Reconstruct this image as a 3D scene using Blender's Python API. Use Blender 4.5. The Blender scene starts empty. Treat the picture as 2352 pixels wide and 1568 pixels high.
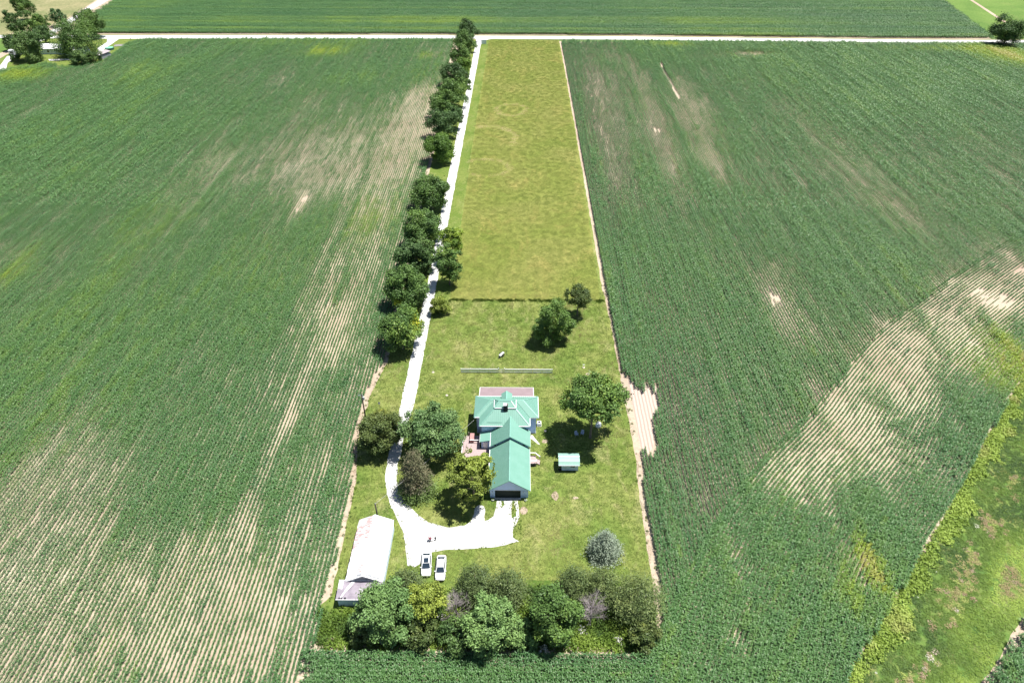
import bpy, bmesh, math, random
import numpy as np
from mathutils import Vector
from mathutils.geometry import delaunay_2d_cdt
PI = math.pi
scene = bpy.context.scene
COL = scene.collection

# ------------------------------------------------------------------ camera
CAM_H = 104.0
FL = 1568.0 / 2352.0                      # focal length over picture width
PITCH = math.atan(1188 / 1568)
YAW = math.atan(21 * math.cos(PITCH) / 1568)
cam = bpy.data.cameras.new('camera')
cam.sensor_width = 36.0
cam.lens = 36.0 * FL
cam.clip_start = 0.5
cam.clip_end = 6000
camo = bpy.data.objects.new('camera', cam)
camo.location = (0, 0, CAM_H)
camo.rotation_euler = (PI / 2 - PITCH, 0, YAW)
COL.objects.link(camo)
scene.camera = camo

# ------------------------------------------------------------------ light
SUN = Vector((-0.33, -0.075, -1.0)).normalized()      # the way the light travels
EL = math.asin(-SUN.z)
world = bpy.data.worlds.new('World')
scene.world = world
world.use_nodes = True
wn = world.node_tree
sky = wn.nodes.new('ShaderNodeTexSky')
sky.sky_type = 'NISHITA'
sky.sun_disc = False
sky.sun_elevation = EL
sky.sun_rotation = math.atan2(-SUN.x, -SUN.y)
sky.air_density = 1.0
sky.dust_density = 0.6
sky.ozone_density = 1.5
wn.links.new(sky.outputs[0], wn.nodes['Background'].inputs['Color'])
wn.nodes['Background'].inputs['Strength'].default_value = 0.06
sl = bpy.data.lights.new('sun', 'SUN')
sl.energy = 4.9
sl.angle = math.radians(0.5)
sl.color = (1.0, 0.965, 0.90)
so = bpy.data.objects.new('sun', sl)
so.rotation_euler = SUN.to_track_quat('-Z', 'Y').to_euler()
so.location = (60, 20, 200)
COL.objects.link(so)
scene.view_settings.view_transform = 'Standard'
scene.view_settings.look = 'None'
scene.view_settings.gamma = 1.0
scene.view_settings.use_curve_mapping = False
scene.view_settings.exposure = 0.85
scene.render.engine = 'CYCLES'
scene.cycles.max_bounces = 5
scene.cycles.transparent_max_bounces = 4

rng = np.random.default_rng(7)
random.seed(7)

_fw = np.array([-math.sin(YAW) * math.cos(PITCH), math.cos(YAW) * math.cos(PITCH), -math.sin(PITCH)])
_rt = np.array([math.cos(YAW), math.sin(YAW), 0.0])
_up = np.cross(_rt, _fw)


def at(u, v, z=0.0):
    """a point of the photograph (2352 wide) brought back to the place, at height z"""
    d = _fw + _rt * (u - 1176) / 1568 - _up * (v - 784) / 1568
    t = (z - CAM_H) / d[2]
    return (d[0] * t, d[1] * t)


# ------------------------------------------------------------------ helpers
def tag(o, label=None, cat=None, group=None, kind=None):
    if label: o['label'] = label
    if cat: o['category'] = cat
    if group: o['group'] = group
    if kind: o['kind'] = kind
    return o


def each(name, mat, parent, loc, *shapes):
    for sh in shapes:
        (MB().beam(*sh) if isinstance(sh[0], tuple) else MB().box(*sh)).build(name, mat, parent, loc=loc)


def empty(name, loc, rz=0.0):
    o = bpy.data.objects.new(name, None)
    o.empty_display_size = 0.3
    o.location = loc
    o.rotation_euler = (0, 0, rz)
    COL.objects.link(o)
    return o


class MB:
    """collects shapes, links them as one mesh object"""
    def __init__(s):
        s.v = []; s.f = []

    def poly(s, pts):
        n = len(s.v); s.v += [tuple(p) for p in pts]; s.f.append(tuple(range(n, n + len(pts)))); return s

    def box(s, x0, x1, y0, y1, z0, z1):
        n = len(s.v)
        s.v += [(x0, y0, z0), (x1, y0, z0), (x1, y1, z0), (x0, y1, z0), (x0, y0, z1), (x1, y0, z1), (x1, y1, z1), (x0, y1, z1)]
        s.f += [tuple(n + i for i in q) for q in ((0, 3, 2, 1), (4, 5, 6, 7), (0, 1, 5, 4), (1, 2, 6, 5), (2, 3, 7, 6), (3, 0, 4, 7))]
        return s

    def beam(s, p0, p1, w, h, up=(0, 0, 1)):
        p0 = Vector(p0); p1 = Vector(p1); d = (p1 - p0).normalized()
        side = d.cross(Vector(up))
        if side.length < 1e-4: side = Vector((1, 0, 0))
        side.normalize(); u = side.cross(d).normalized()
        n = len(s.v)
        for p in (p0, p1):
            for a, b in ((-1, -1), (1, -1), (1, 1), (-1, 1)):
                s.v.append(tuple(p + side * a * w / 2 + u * b * h / 2))
        s.f += [tuple(n + i for i in q) for q in ((0, 1, 2, 3), (7, 6, 5, 4), (0, 4, 5, 1), (1, 5, 6, 2), (2, 6, 7, 3), (3, 7, 4, 0))]
        return s

    def tube(s, pts, rs, k=7, cap=True):
        pts = [Vector(p) for p in pts]; n = len(s.v)
        if not hasattr(rs, '__len__'): rs = [rs] * len(pts)
        for i, p in enumerate(pts):
            d = (pts[min(i + 1, len(pts) - 1)] - pts[max(i - 1, 0)]).normalized()
            a = d.cross(Vector((0.31, 0.95, 0.05))).normalized(); b = d.cross(a)
            for j in range(k):
                t = 2 * PI * j / k
                s.v.append(tuple(p + (a * math.cos(t) + b * math.sin(t)) * rs[i]))
        for i in range(len(pts) - 1):
            for j in range(k):
                j2 = (j + 1) % k
                s.f.append((n + i * k + j, n + i * k + j2, n + (i + 1) * k + j2, n + (i + 1) * k + j))
        if cap:
            s.f.append(tuple(n + j for j in range(k))[::-1])
            s.f.append(tuple(n + (len(pts) - 1) * k + j for j in range(k)))
        return s

    def build(s, name, mat, parent=None, smooth=False, bevel=0, solid=0, loc=None):
        me = bpy.data.meshes.new(name)
        me.from_pydata(s.v, [], s.f); me.update()
        bm = bmesh.new(); bm.from_mesh(me)
        bmesh.ops.recalc_face_normals(bm, faces=bm.faces)
        bm.to_mesh(me); bm.free()
        if mat: me.materials.append(mat)
        if smooth:
            for p in me.polygons: p.use_smooth = True
        o = bpy.data.objects.new(name, me)
        COL.objects.link(o)
        if parent is not None: o.parent = parent
        if loc is not None: o.location = loc
        if solid:
            m = o.modifiers.new('s', 'SOLIDIFY'); m.thickness = solid; m.offset = 1 if solid < 0 else -1
            m.thickness = abs(solid)
        if bevel:
            m = o.modifiers.new('b', 'BEVEL'); m.width = bevel; m.segments = 2
        return o


def fast_mesh(name, V, F, mat=None, tint=None):
    me = bpy.data.meshes.new(name)
    V = np.asarray(V, dtype=np.float32); F = np.asarray(F, dtype=np.int32)
    k = F.shape[1]
    me.vertices.add(len(V)); me.vertices.foreach_set('co', V.ravel())
    me.loops.add(F.size); me.loops.foreach_set('vertex_index', F.ravel())
    me.polygons.add(len(F))
    me.polygons.foreach_set('loop_start', np.arange(0, F.size, k, dtype=np.int32))
    me.update(calc_edges=True)
    if tint is not None:
        a = me.attributes.new('tint', 'FLOAT', 'FACE'); a.data.foreach_set('value', np.asarray(tint, dtype=np.float32))
    if mat: me.materials.append(mat)
    return me


def link(name, me, parent=None):
    o = bpy.data.objects.new(name, me); COL.objects.link(o)
    if parent is not None: o.parent = parent
    return o


# value noise in numpy
def _h(i, j, s):
    n = (i.astype(np.int64) * 374761393 + j.astype(np.int64) * 668265263 + s * 1442695041) & 0x7fffffff
    n = ((n ^ (n >> 13)) * 1274126177) & 0x7fffffff
    n = ((n ^ (n >> 15)) * 2246822519) & 0x7fffffff
    return (n ^ (n >> 16)) % 100003 / 100003.0


def vnoise(x, y, s=0):
    xi = np.floor(x); yi = np.floor(y); fx = x - xi; fy = y - yi
    fx = fx * fx * (3 - 2 * fx); fy = fy * fy * (3 - 2 * fy)
    a = _h(xi, yi, s); b = _h(xi + 1, yi, s); c = _h(xi, yi + 1, s); d = _h(xi + 1, yi + 1, s)
    return (a * (1 - fx) + b * fx) * (1 - fy) + (c * (1 - fx) + d * fx) * fy


def fbm(x, y, s=0, o=4):
    t = 0; a = 0.5; n = 0
    for k in range(o):
        t = t + a * vnoise(x * 2 ** k + 17.3 * k, y * 2 ** k + 5.1 * k, s + k); n += a; a *= 0.5
    return t / n


def inpoly(x, y, poly):
    r = np.zeros(x.shape, bool); n = len(poly)
    for i in range(n):
        x0, y0 = poly[i]; x1, y1 = poly[(i + 1) % n]
        c = ((y0 > y) != (y1 > y))
        if y1 != y0: r ^= c & (x < (x1 - x0) * (y - y0) / (y1 - y0) + x0)
    return r


# ------------------------------------------------------------------ materials
MATS = {}


def nodes(name):
    m = bpy.data.materials.new(name); m.use_nodes = True
    nt = m.node_tree; return m, nt, nt.nodes['Principled BSDF']


def N(nt, t, **kw):
    n = nt.nodes.new(t)
    for k, v in kw.items(): setattr(n, k, v)
    return n


def ramp(nt, fac, stops, interp='LINEAR'):
    r = N(nt, 'ShaderNodeValToRGB'); cr = r.color_ramp; cr.interpolation = interp
    while len(cr.elements) < len(stops): cr.elements.new(0.5)
    for e, (p, c) in zip(cr.elements, stops): e.position = p; e.color = (*c, 1)
    nt.links.new(fac, r.inputs[0]); return r.outputs[0]


def noise(nt, scale, detail=4, rough=0.55, vec=None, dist=0.0):
    n = N(nt, 'ShaderNodeTexNoise'); n.inputs['Scale'].default_value = scale
    n.inputs['Detail'].default_value = detail; n.inputs['Roughness'].default_value = rough
    n.inputs['Distortion'].default_value = dist
    if vec is None:
        tc = N(nt, 'ShaderNodeTexCoord'); vec = tc.outputs['Object']
    nt.links.new(vec, n.inputs['Vector']); return n.outputs['Fac']


def mix(nt, fac, a, b, mode='MIX'):
    m = N(nt, 'ShaderNodeMix', data_type='RGBA', blend_type=mode)
    for s, v in ((0, fac), (6, a), (7, b)):
        if isinstance(v, (int, float)): m.inputs[s].default_value = v
        elif isinstance(v, tuple): m.inputs[s].default_value = (*v, 1)
        else: nt.links.new(v, m.inputs[s])
    return m.outputs[2]


def mapped(nt, scale=(1, 1, 1), rot=(0, 0, 0)):
    tc = N(nt, 'ShaderNodeTexCoord'); mp = N(nt, 'ShaderNodeMapping')
    mp.inputs['Scale'].default_value = scale; mp.inputs['Rotation'].default_value = rot
    nt.links.new(tc.outputs['Object'], mp.inputs['Vector']); return mp.outputs[0]


def bump(nt, bs, h, strength=0.4, dist=0.05):
    b = N(nt, 'ShaderNodeBump'); b.inputs['Strength'].default_value = strength; b.inputs['Distance'].default_value = dist
    nt.links.new(h, b.inputs['Height']); nt.links.new(b.outputs[0], bs.inputs['Normal'])


def plain(name, c, rough=0.6, metal=0.0, spec=0.5, var=0.12, scale=3.0, bumps=0.0, coat=0.0):
    m, nt, bs = nodes(name)
    f = noise(nt, scale, 5)
    lo = tuple(max(0, x * (1 - var)) for x in c); hi = tuple(min(1, x * (1 + var)) for x in c)
    nt.links.new(ramp(nt, f, [(0.3, lo), (0.7, hi)]), bs.inputs['Base Color'])
    bs.inputs['Roughness'].default_value = rough; bs.inputs['Metallic'].default_value = metal
    bs.inputs['Specular IOR Level'].default_value = spec
    if coat: bs.inputs['Coat Weight'].default_value = coat; bs.inputs['Coat Roughness'].default_value = 0.05
    if bumps: bump(nt, bs, noise(nt, scale * 6, 4), bumps, 0.02)
    return m


def leafmat(name, stops, inst=False, rough=0.5, trans=0.25, spec=0.35):
    m, nt, bs = nodes(name)
    at_ = N(nt, 'ShaderNodeAttribute'); at_.attribute_name = 'tint'
    at_.attribute_type = 'INSTANCER' if inst else 'GEOMETRY'
    c = ramp(nt, at_.outputs['Fac'], stops)
    nt.links.new(c, bs.inputs['Base Color'])
    bs.inputs['Roughness'].default_value = rough; bs.inputs['Specular IOR Level'].default_value = spec
    tr = N(nt, 'ShaderNodeBsdfTranslucent'); ms = N(nt, 'ShaderNodeMixShader')
    c2 = mix(nt, 1.0, c, (1.0, 1.0, 0.55), 'MULTIPLY')
    nt.links.new(c2, tr.inputs['Color'])
    ms.inputs[0].default_value = trans
    nt.links.new(bs.outputs[0], ms.inputs[1]); nt.links.new(tr.outputs[0], ms.inputs[2])
    nt.links.new(ms.outputs[0], nt.nodes['Material Output'].inputs['Surface'])
    return m


# ground materials
def m_soil():
    m, nt, bs = nodes('dry_field_soil')
    a = noise(nt, 0.05, 5); b = noise(nt, 1.3, 6, 0.65); 
    c = ramp(nt, a, [(0.3, (0.38, 0.29, 0.225)), (0.7, (0.52, 0.44, 0.34))])
    d = ramp(nt, b, [(0.3, (0.72, 0.70, 0.68)), (0.65, (1, 1, 1))])
    nt.links.new(mix(nt, 1.0, c, d, 'MULTIPLY'), bs.inputs['Base Color'])
    bs.inputs['Roughness'].default_value = 0.95; bs.inputs['Specular IOR Level'].default_value = 0.1
    bump(nt, bs, noise(nt, 4.0, 6, 0.7), 0.6, 0.08)
    return m


def m_grass(name, cols, patch, fine=2.2, straw=(0.30, 0.25, 0.13), strawamt=0.5, stripes=None):
    m, nt, bs = nodes(name)
    a = noise(nt, patch, 6, 0.62, dist=0.4)
    c = ramp(nt, a, [(0.30, cols[0]), (0.47, cols[1]), (0.64, cols[2])])
    s = ramp(nt, noise(nt, patch * 2.7, 7, 0.7, mapped(nt, (1, 0.55, 1)), dist=0.8), [(0.52, (0, 0, 0)), (0.70, (1, 1, 1))])
    sm = N(nt, 'ShaderNodeMath', operation='MULTIPLY'); nt.links.new(s, sm.inputs[0]); sm.inputs[1].default_value = strawamt
    c = mix(nt, sm.outputs[0], c, straw)
    f = ramp(nt, noise(nt, fine, 6, 0.75), [(0.30, (0.62, 0.66, 0.60)), (0.50, (0.95, 0.97, 0.92)), (0.70, (1.35, 1.30, 1.25))])
    c = mix(nt, 1.0, c, f, 'MULTIPLY')
    if stripes:
        w = N(nt, 'ShaderNodeTexWave', wave_type='BANDS', bands_direction='X'); w.inputs['Scale'].default_value = stripes
        w.inputs['Distortion'].default_value = 1.5; w.inputs['Detail'].default_value = 2; w.inputs['Detail Scale'].default_value = 0.2
        tc = N(nt, 'ShaderNodeTexCoord'); nt.links.new(tc.outputs['Object'], w.inputs['Vector'])
        c = mix(nt, 1.0, c, ramp(nt, w.outputs['Fac'], [(0.2, (0.93, 0.95, 0.92)), (0.8, (1.06, 1.05, 1.06))]), 'MULTIPLY')
    nt.links.new(c, bs.inputs['Base Color'])
    bs.inputs['Roughness'].default_value = 0.9; bs.inputs['Specular IOR Level'].default_value = 0.1
    bump(nt, bs, noise(nt, fine * 2.4, 5, 0.8), 0.7, 0.12)
    return m


def m_gravel():
    m, nt, bs = nodes('white_gravel')
    c = ramp(nt, noise(nt, 1.2, 8, 0.8), [(0.3, (0.40, 0.39, 0.385)), (0.6, (0.60, 0.59, 0.58))])
    nt.links.new(c, bs.inputs['Base Color']); bs.inputs['Roughness'].default_value = 0.95
    bump(nt, bs, noise(nt, 14, 5, 0.8), 0.4, 0.03)
    return m


def m_siding():
    m, nt, bs = nodes('light_blue_lap_siding')
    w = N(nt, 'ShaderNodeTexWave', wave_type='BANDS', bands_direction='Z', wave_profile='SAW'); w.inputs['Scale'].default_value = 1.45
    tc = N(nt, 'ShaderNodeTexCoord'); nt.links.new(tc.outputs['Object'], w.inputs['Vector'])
    c = ramp(nt, w.outputs['Fac'], [(0.0, (0.40, 0.52, 0.76)), (0.12, (0.52, 0.66, 0.92)), (1.0, (0.50, 0.65, 0.97))])  # light blue, deepened to carry the sky's tint on the shaded walls
    d = ramp(nt, noise(nt, 0.9, 5), [(0.3, (0.93, 0.93, 0.92)), (0.7, (1, 1, 1))])
    nt.links.new(mix(nt, 1.0, c, d, 'MULTIPLY'), bs.inputs['Base Color']); bs.inputs['Roughness'].default_value = 0.55
    bump(nt, bs, w.outputs['Fac'], 0.5, 0.02)
    return m


def m_roof(name, c, worn, amt=0.3, rough=0.4):
    m, nt, bs = nodes(name)
    f = ramp(nt, noise(nt, 0.6, 6, 0.6), [(0.35, (0, 0, 0)), (0.75, (1, 1, 1))])
    sm = N(nt, 'ShaderNodeMath', operation='MULTIPLY'); nt.links.new(f, sm.inputs[0]); sm.inputs[1].default_value = amt
    k = mix(nt, sm.outputs[0], c, worn)
    g = ramp(nt, noise(nt, 9, 5, 0.7), [(0.3, (0.9, 0.9, 0.9)), (0.7, (1.05, 1.05, 1.05))])
    nt.links.new(mix(nt, 1.0, k, g, 'MULTIPLY'), bs.inputs['Base Color'])
    bs.inputs['Roughness'].default_value = rough; bs.inputs['Specular IOR Level'].default_value = 0.4
    return m


def m_barnroof():
    m, nt, bs = nodes('white_barn_roof_with_rust')
    # rust marks, short bars across the sheets, on the west slope
    n1 = noise(nt, 1.0, 4, 0.6, mapped(nt, (1.2, 5.0, 1)))
    n2 = noise(nt, 0.28, 3, 0.5, mapped(nt, (1.6, 0.7, 1)))
    s = N(nt, 'ShaderNodeMath', operation='MULTIPLY'); nt.links.new(n1, s.inputs[0]); nt.links.new(n2, s.inputs[1])
    tc = N(nt, 'ShaderNodeTexCoord'); sp = N(nt, 'ShaderNodeSeparateXYZ'); nt.links.new(tc.outputs['Object'], sp.inputs[0])
    mr = N(nt, 'ShaderNodeMapRange'); nt.links.new(sp.outputs['X'], mr.inputs[0])
    for i, v in zip((1, 2, 3, 4), (-25.0, -26.0, 0.0, 1.0)): mr.inputs[i].default_value = v
    mr2 = N(nt, 'ShaderNodeMapRange'); nt.links.new(sp.outputs['Y'], mr2.inputs[0])
    for i, v in zip((1, 2, 3, 4), (66.0, 79.0, 0.80, 1.16)): mr2.inputs[i].default_value = v
    s2 = N(nt, 'ShaderNodeMath', operation='MULTIPLY'); nt.links.new(s.outputs[0], s2.inputs[0]); nt.links.new(mr.outputs[0], s2.inputs[1])
    s3 = N(nt, 'ShaderNodeMath', operation='MULTIPLY'); nt.links.new(s2.outputs[0], s3.inputs[0]); nt.links.new(mr2.outputs[0], s3.inputs[1])
    f = ramp(nt, s3.outputs[0], [(0.24, (0, 0, 0)), (0.30, (0.75, 0.75, 0.75))])
    c = ramp(nt, noise(nt, 0.8, 6), [(0.3, (0.74, 0.74, 0.75)), (0.7, (0.85, 0.85, 0.85))])
    nt.links.new(mix(nt, f, c, (0.36, 0.17, 0.15)), bs.inputs['Base Color'])
    bs.inputs['Roughness'].default_value = 0.45
    return m


def m_shingle():
    m, nt, bs = nodes('weathered_shingle_roof')
    b = N(nt, 'ShaderNodeTexBrick'); b.inputs['Scale'].default_value = 3.2
    b.inputs['Color1'].default_value = (0.215, 0.185, 0.225, 1); b.inputs['Color2'].default_value = (0.28, 0.245, 0.29, 1)
    b.inputs['Mortar'].default_value = (0.15, 0.13, 0.15, 1); b.inputs['Mortar Size'].default_value = 0.02
    tc = N(nt, 'ShaderNodeTexCoord'); nt.links.new(tc.outputs['Object'], b.inputs['Vector'])
    c = mix(nt, ramp(nt, noise(nt, 0.9, 7, 0.7), [(0.42, (0, 0, 0)), (0.72, (0.8, 0.8, 0.8))]), b.outputs['Color'], (0.38, 0.34, 0.385))
    nt.links.new(c, bs.inputs['Base Color']); bs.inputs['Roughness'].default_value = 0.95
    return m


M = dict(
    soil=m_soil(), gravel=m_gravel(), siding=m_siding(), shingle=m_shingle(), barnroof=m_barnroof(),
    yard=m_grass('mown_yard_grass', [(0.100, 0.165, 0.033), (0.158, 0.206, 0.050), (0.220, 0.242, 0.075)], 0.10, 1.6, (0.40, 0.34, 0.19), 0.55),
    meadow=m_grass('long_meadow_grass', [(0.142, 0.178, 0.036), (0.176, 0.198, 0.048), (0.206, 0.210, 0.062)], 0.045, 1.3, (0.36, 0.27, 0.10), 0.45),
    verge=m_grass('mown_verge_grass', [(0.095, 0.150, 0.027), (0.128, 0.175, 0.038), (0.165, 0.198, 0.052)], 0.09, 1.6, (0.38, 0.33, 0.17), 0.3),
    under=m_grass('weedy_ground', [(0.060, 0.110, 0.022), (0.10, 0.16, 0.032), (0.16, 0.21, 0.05)], 0.25, 1.8, (0.32, 0.24, 0.14), 0.4),
    ditch=m_grass('rough_ditch_grass', [(0.060, 0.125, 0.035), (0.100, 0.170, 0.040), (0.150, 0.200, 0.055)], 0.16, 1.6, (0.30, 0.20, 0.12), 0.5),
    soy=m_grass('young_bean_field', [(0.085, 0.155, 0.038), (0.110, 0.185, 0.045), (0.140, 0.215, 0.055)], 0.03, 0.9, (0.22, 0.20, 0.09), 0.35),
    tanfield=m_grass('thin_bean_field', [(0.130, 0.165, 0.065), (0.20, 0.20, 0.10), (0.30, 0.26, 0.15)], 0.02, 0.6, (0.36, 0.30, 0.19), 0.6),
    farland=m_grass('distant_farmland', [(0.07, 0.12, 0.04), (0.09, 0.15, 0.05), (0.14, 0.17, 0.07)], 0.004, 0.3, (0.3, 0.25, 0.15), 0.4),
    green=m_roof('green_metal_roof', (0.150, 0.315, 0.250), (0.195, 0.365, 0.305), 0.6, 0.5),
    greentrim=plain('green_roof_trim', (0.19, 0.39, 0.32), 0.4),
    palegreen=m_roof('faded_green_roof', (0.25, 0.43, 0.36), (0.33, 0.49, 0.43), 0.5, 0.5),
    porch=m_roof('brown_porch_roof', (0.235, 0.175, 0.185), (0.31, 0.23, 0.245), 0.7, 0.7),
    white=plain('white_trim_paint', (0.80, 0.80, 0.80), 0.45, var=0.04),
    black=plain('black_brick', (0.02, 0.02, 0.025), 0.8), dark=plain('dark_metal', (0.03, 0.03, 0.035), 0.5),
    gdoor=plain('dark_green_garage_door', (0.010, 0.020, 0.018), 0.6, spec=0.2, var=0.2),
    concrete=plain('pale_concrete', (0.55, 0.52, 0.48), 0.9, var=0.15, scale=2, bumps=0.2),
    redwood=plain('faded_red_deck_wood', (0.40, 0.215, 0.205), 0.8, var=0.25, scale=5),
    pinkwood=plain('bleached_deck_wood', (0.40, 0.30, 0.295), 0.8, var=0.2, scale=5),
    oldwall=plain('peeling_white_boards', (0.62, 0.72, 0.84), 0.8, var=0.2, scale=2.5, bumps=0.3),
    greyboard=plain('grey_boards', (0.30, 0.31, 0.33), 0.85, var=0.3, scale=3),
    glass=plain('dark_window_glass', (0.02, 0.025, 0.03), 0.08, spec=0.8, var=0.0),
    carwhite=plain('white_car_paint', (0.78, 0.79, 0.80), 0.25, var=0.02, coat=0.6),
    carglass=plain('tinted_car_glass', (0.018, 0.030, 0.045), 0.12, spec=0.9, var=0.0),
    rubber=plain('black_rubber', (0.018, 0.018, 0.02), 0.8), rim=plain('silver_rim', (0.55, 0.55, 0.57), 0.35, 0.7),
    lamp=plain('clear_lamp_lens', (0.42, 0.44, 0.47), 0.15), redlamp=plain('red_lamp_lens', (0.35, 0.02, 0.02), 0.2),
    bark=plain('grey_bark', (0.16, 0.13, 0.10), 0.9, var=0.3, scale=4, bumps=0.4),
    deadwood=plain('bleached_dead_wood', (0.27, 0.235, 0.235), 0.9, var=0.25, scale=6),
    pole=plain('tarred_pole_wood', (0.05, 0.04, 0.035), 0.9), insul=plain('grey_porcelain', (0.45, 0.47, 0.48), 0.4),
    fence=plain('pale_fence_paint', (0.80, 0.86, 0.88), 0.5, var=0.05), tank=plain('white_tank_paint', (0.80, 0.82, 0.83), 0.3, var=0.04),
    blueplastic=plain('white_garden_chair_plastic', (0.42, 0.48, 0.60), 0.5), darkred=plain('dark_red_seat', (0.13, 0.025, 0.04), 0.6),
    poolcover=plain('green_pool_cover', (0.20, 0.50, 0.34), 0.4), poolwall=plain('dark_green_pool_wall', (0.03, 0.10, 0.08), 0.5),
    boardwhite=plain('weathered_white_board', (0.62, 0.70, 0.70), 0.6, var=0.12), wire=plain('aluminium_wire', (0.5, 0.5, 0.5), 0.5),
    stone=plain('pale_stone', (0.45, 0.40, 0.33), 0.9, var=0.2), hay=plain('grey_old_planks', (0.36, 0.32, 0.33), 0.9, var=0.3),
)

# ------------------------------------------------------------------ ground sheets
def sheet(name, pts, z, mat, jit=0.0, step=1.0, seed=0, kind='structure'):
    out = []
    n = len(pts)
    for i in range(n):
        a = np.array(pts[i], float); b = np.array(pts[(i + 1) % n], float)
        L = np.linalg.norm(b - a); k = max(1, int(L / step)) if jit else 1
        k = min(k, 600)
        nrm = np.array([-(b - a)[1], (b - a)[0]]) / max(L, 1e-6)
        for j in range(k):
            p = a + (b - a) * j / k
            if jit:
                q = (fbm(np.array([p[0] * 0.45]), np.array([p[1] * 0.45]), seed, 4)[0] - 0.5) * 2 * jit
                p = p + nrm * q
            out.append((p[0], p[1]))
    r = delaunay_2d_cdt([Vector(p) for p in out], [], [list(range(len(out)))], 1, 1e-5)
    tri = []
    for f in r[2]:
        a, b, c = (r[0][q] for q in f[:3])
        tri.append(tuple(f) if (b - a).cross(c - a) > 0 else tuple(f)[::-1])
    me = bpy.data.meshes.new(name)
    me.from_pydata([(p.x, p.y, z) for p in r[0]], [], tri); me.update()
    me.materials.append(mat)
    o = link(name, me)
    if kind: o['kind'] = kind
    return o


S = lambda x, y: at(x / 1.306, y / 1.306)
LC = [S(*p) for p in ((1362, 116), (1266, 580), (1150, 1087), (1130, 1120), (1098, 1188), (1075, 1264), (1063, 1323), (1060, 1400), (1057, 1450), (1026, 1565), (1014, 1665), (994, 1725), (972, 1789), (966, 1866), (957, 1900), (925, 1970), (890, 2048))] + [(-34.5, 45)]
RC = [at(*p) for p in ((1287, 95), (1300, 160), (1322, 280), (1350, 440), (1385, 640), (1410, 745), (1432, 860), (1440, 885), (1455, 960), (1468, 1040), (1490, 1200), (1503, 1280), (1515, 1350), (1522, 1490))]
ROADN = [(-700, 444), (-321, 446.8), (-253, 446.9), (-140, 447.6), (-52, 448.6), (61.5, 447.4), (150, 444.2), (245.6, 441.3), (304, 441.0), (700, 434)]
ROADS = [(-700, 437.5), (-317, 439.8), (-249, 438.6), (-140, 440.3), (-51, 441.5), (60.6, 439.9), (148, 436.9), (242, 434.2), (300, 434.0), (700, 427)]
BND = [(12, 40), (30, 72), (47, 94.7), (66, 113), (72, 120.4), (92, 142.7), (128, 172), (162, 198), (230, 243), (400, 350)]
DITCH = [(20, 21), (50, 52), (77, 79.6), (114, 119.3), (119, 124), (160, 163), (215, 205), (290, 255), (400, 325)]
FARM = [(p[0] / 6.678, p[1] / 6.678) for p in ((-420, 1230), (0, 1090), (170, 1060), (460, 1030), (700, 985), (1000, 1040), (1560, 960), (1750, 830), (1950, 690), (2100, 625), (2352, 612))]
FARM = [at(*p) for p in FARM]
DIAGW = [(-230, 250), (-268, 350), (-287.5, 398), (-299.5, 481), (-306.5, 519), (-313, 560), (-345, 760)]
DIAGE = [(-222, 250), (-258, 345), (-279.5, 386), (-293.5, 477), (-299.6, 512), (-305, 556), (-336, 760)]

sheet('ground', [(-3500, -800), (3500, -800), (3500, 5000), (-3500, 5000)], -0.06, M['farland'])
sheet('corn_field_soil', [(-700, -60), (700, -60), (700, 433), (-700, 436)], 0.0, M['soil'])
sheet('north_field_soil', [(-335, 448), (286, 444), (360, 800), (-345, 800)], 0.0, M['soil'])
sheet('field_of_young_beans', [(290, 443.5), (900, 430), (900, 900), (385, 900), (318, 575), (303, 505), (290.5, 447)], 0.02, M['soy'], 0.8, 3)
sheet('thin_field', [(-900, 452)] + [(-318, 449), (-301.5, 481), (-308.5, 519), (-315, 560), (-347, 760)] + [(-900, 800)], 0.02, M['tanfield'])
sheet('north_verge', ROADN + [(x, y + 2.6) for x, y in ROADN[::-1]], 0.03, M['tanfield'])
WESTG = [(-700, 436)] + [(-318, 439)] + [(-290, 439), (-300, 385), (-275, 345), (-240, 250), (-300, 200), (-700, 200)]
sheet('west_grass', WESTG, 0.02, M['soy'], 0.5, 3)
sheet('farmstead_grass', [(-290, 439)] + [(-130, 440.5)] + [(x, y) for x, y in FARM[::-1]] + [(-285, 370), (-290, 400)], 0.04, M['verge'], 0.8, 2, 3)

YARD = LC[2:] + [(-34, 57.3), (23, 57.5)] + RC[:4:-1] + [(23.9, 155.5), (-19.3, 155.3)]
lot = LC[:-1] + [(22.8, 57)] + [(x - 0.6, y) for x, y in RC[::-1]]
sheet('lot_edge_soil', [(x - (0.9 if y > 70 else 1.5), y) for x, y in LC[:-1]] + [(-31, 55.5), (23, 55.5)] + [(x + 0.5, y) for x, y in RC[::-1]], 0.01, M['soil'], 0.25, 1.5)
inner = [(-35.2, 440), (-33.2, 223), (-31.5, 128.5), (-32.4, 124.3), (-33.5, 118), (-33.8, 108), (-33.5, 101), (-31.8, 90.4), (-31.8, 81), (-31.3, 70), (-31.3, 59.5), (-20, 57.6), (22.2, 57.3), (23.4, 68), (23.7, 81.5), (24.3, 99.2), (24.2, 124.5), (24.2, 145), (23.6, 167), (23.8, 225), (24.0, 297), (24.0, 376), (23.7, 439)]
sheet('yard', inner, 0.03, M['yard'], 0.35, 1.0, 5)
sheet('meadow', [(-18.6, 155.7), (22.6, 156.0), (23.4, 225), (23.7, 297), (23.7, 376), (23.4, 438.5), (-18.4, 438.5), (-18.9, 300)], 0.05, M['meadow'], 0.12, 1.5, 9)
sheet('mown_verge', [(-35.3, 438), (-33.4, 223), (-31.3, 158), (-19.2, 158), (-19.0, 300), (-18.5, 438)], 0.042, M['verge'], 0.1, 2, 11)
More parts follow.
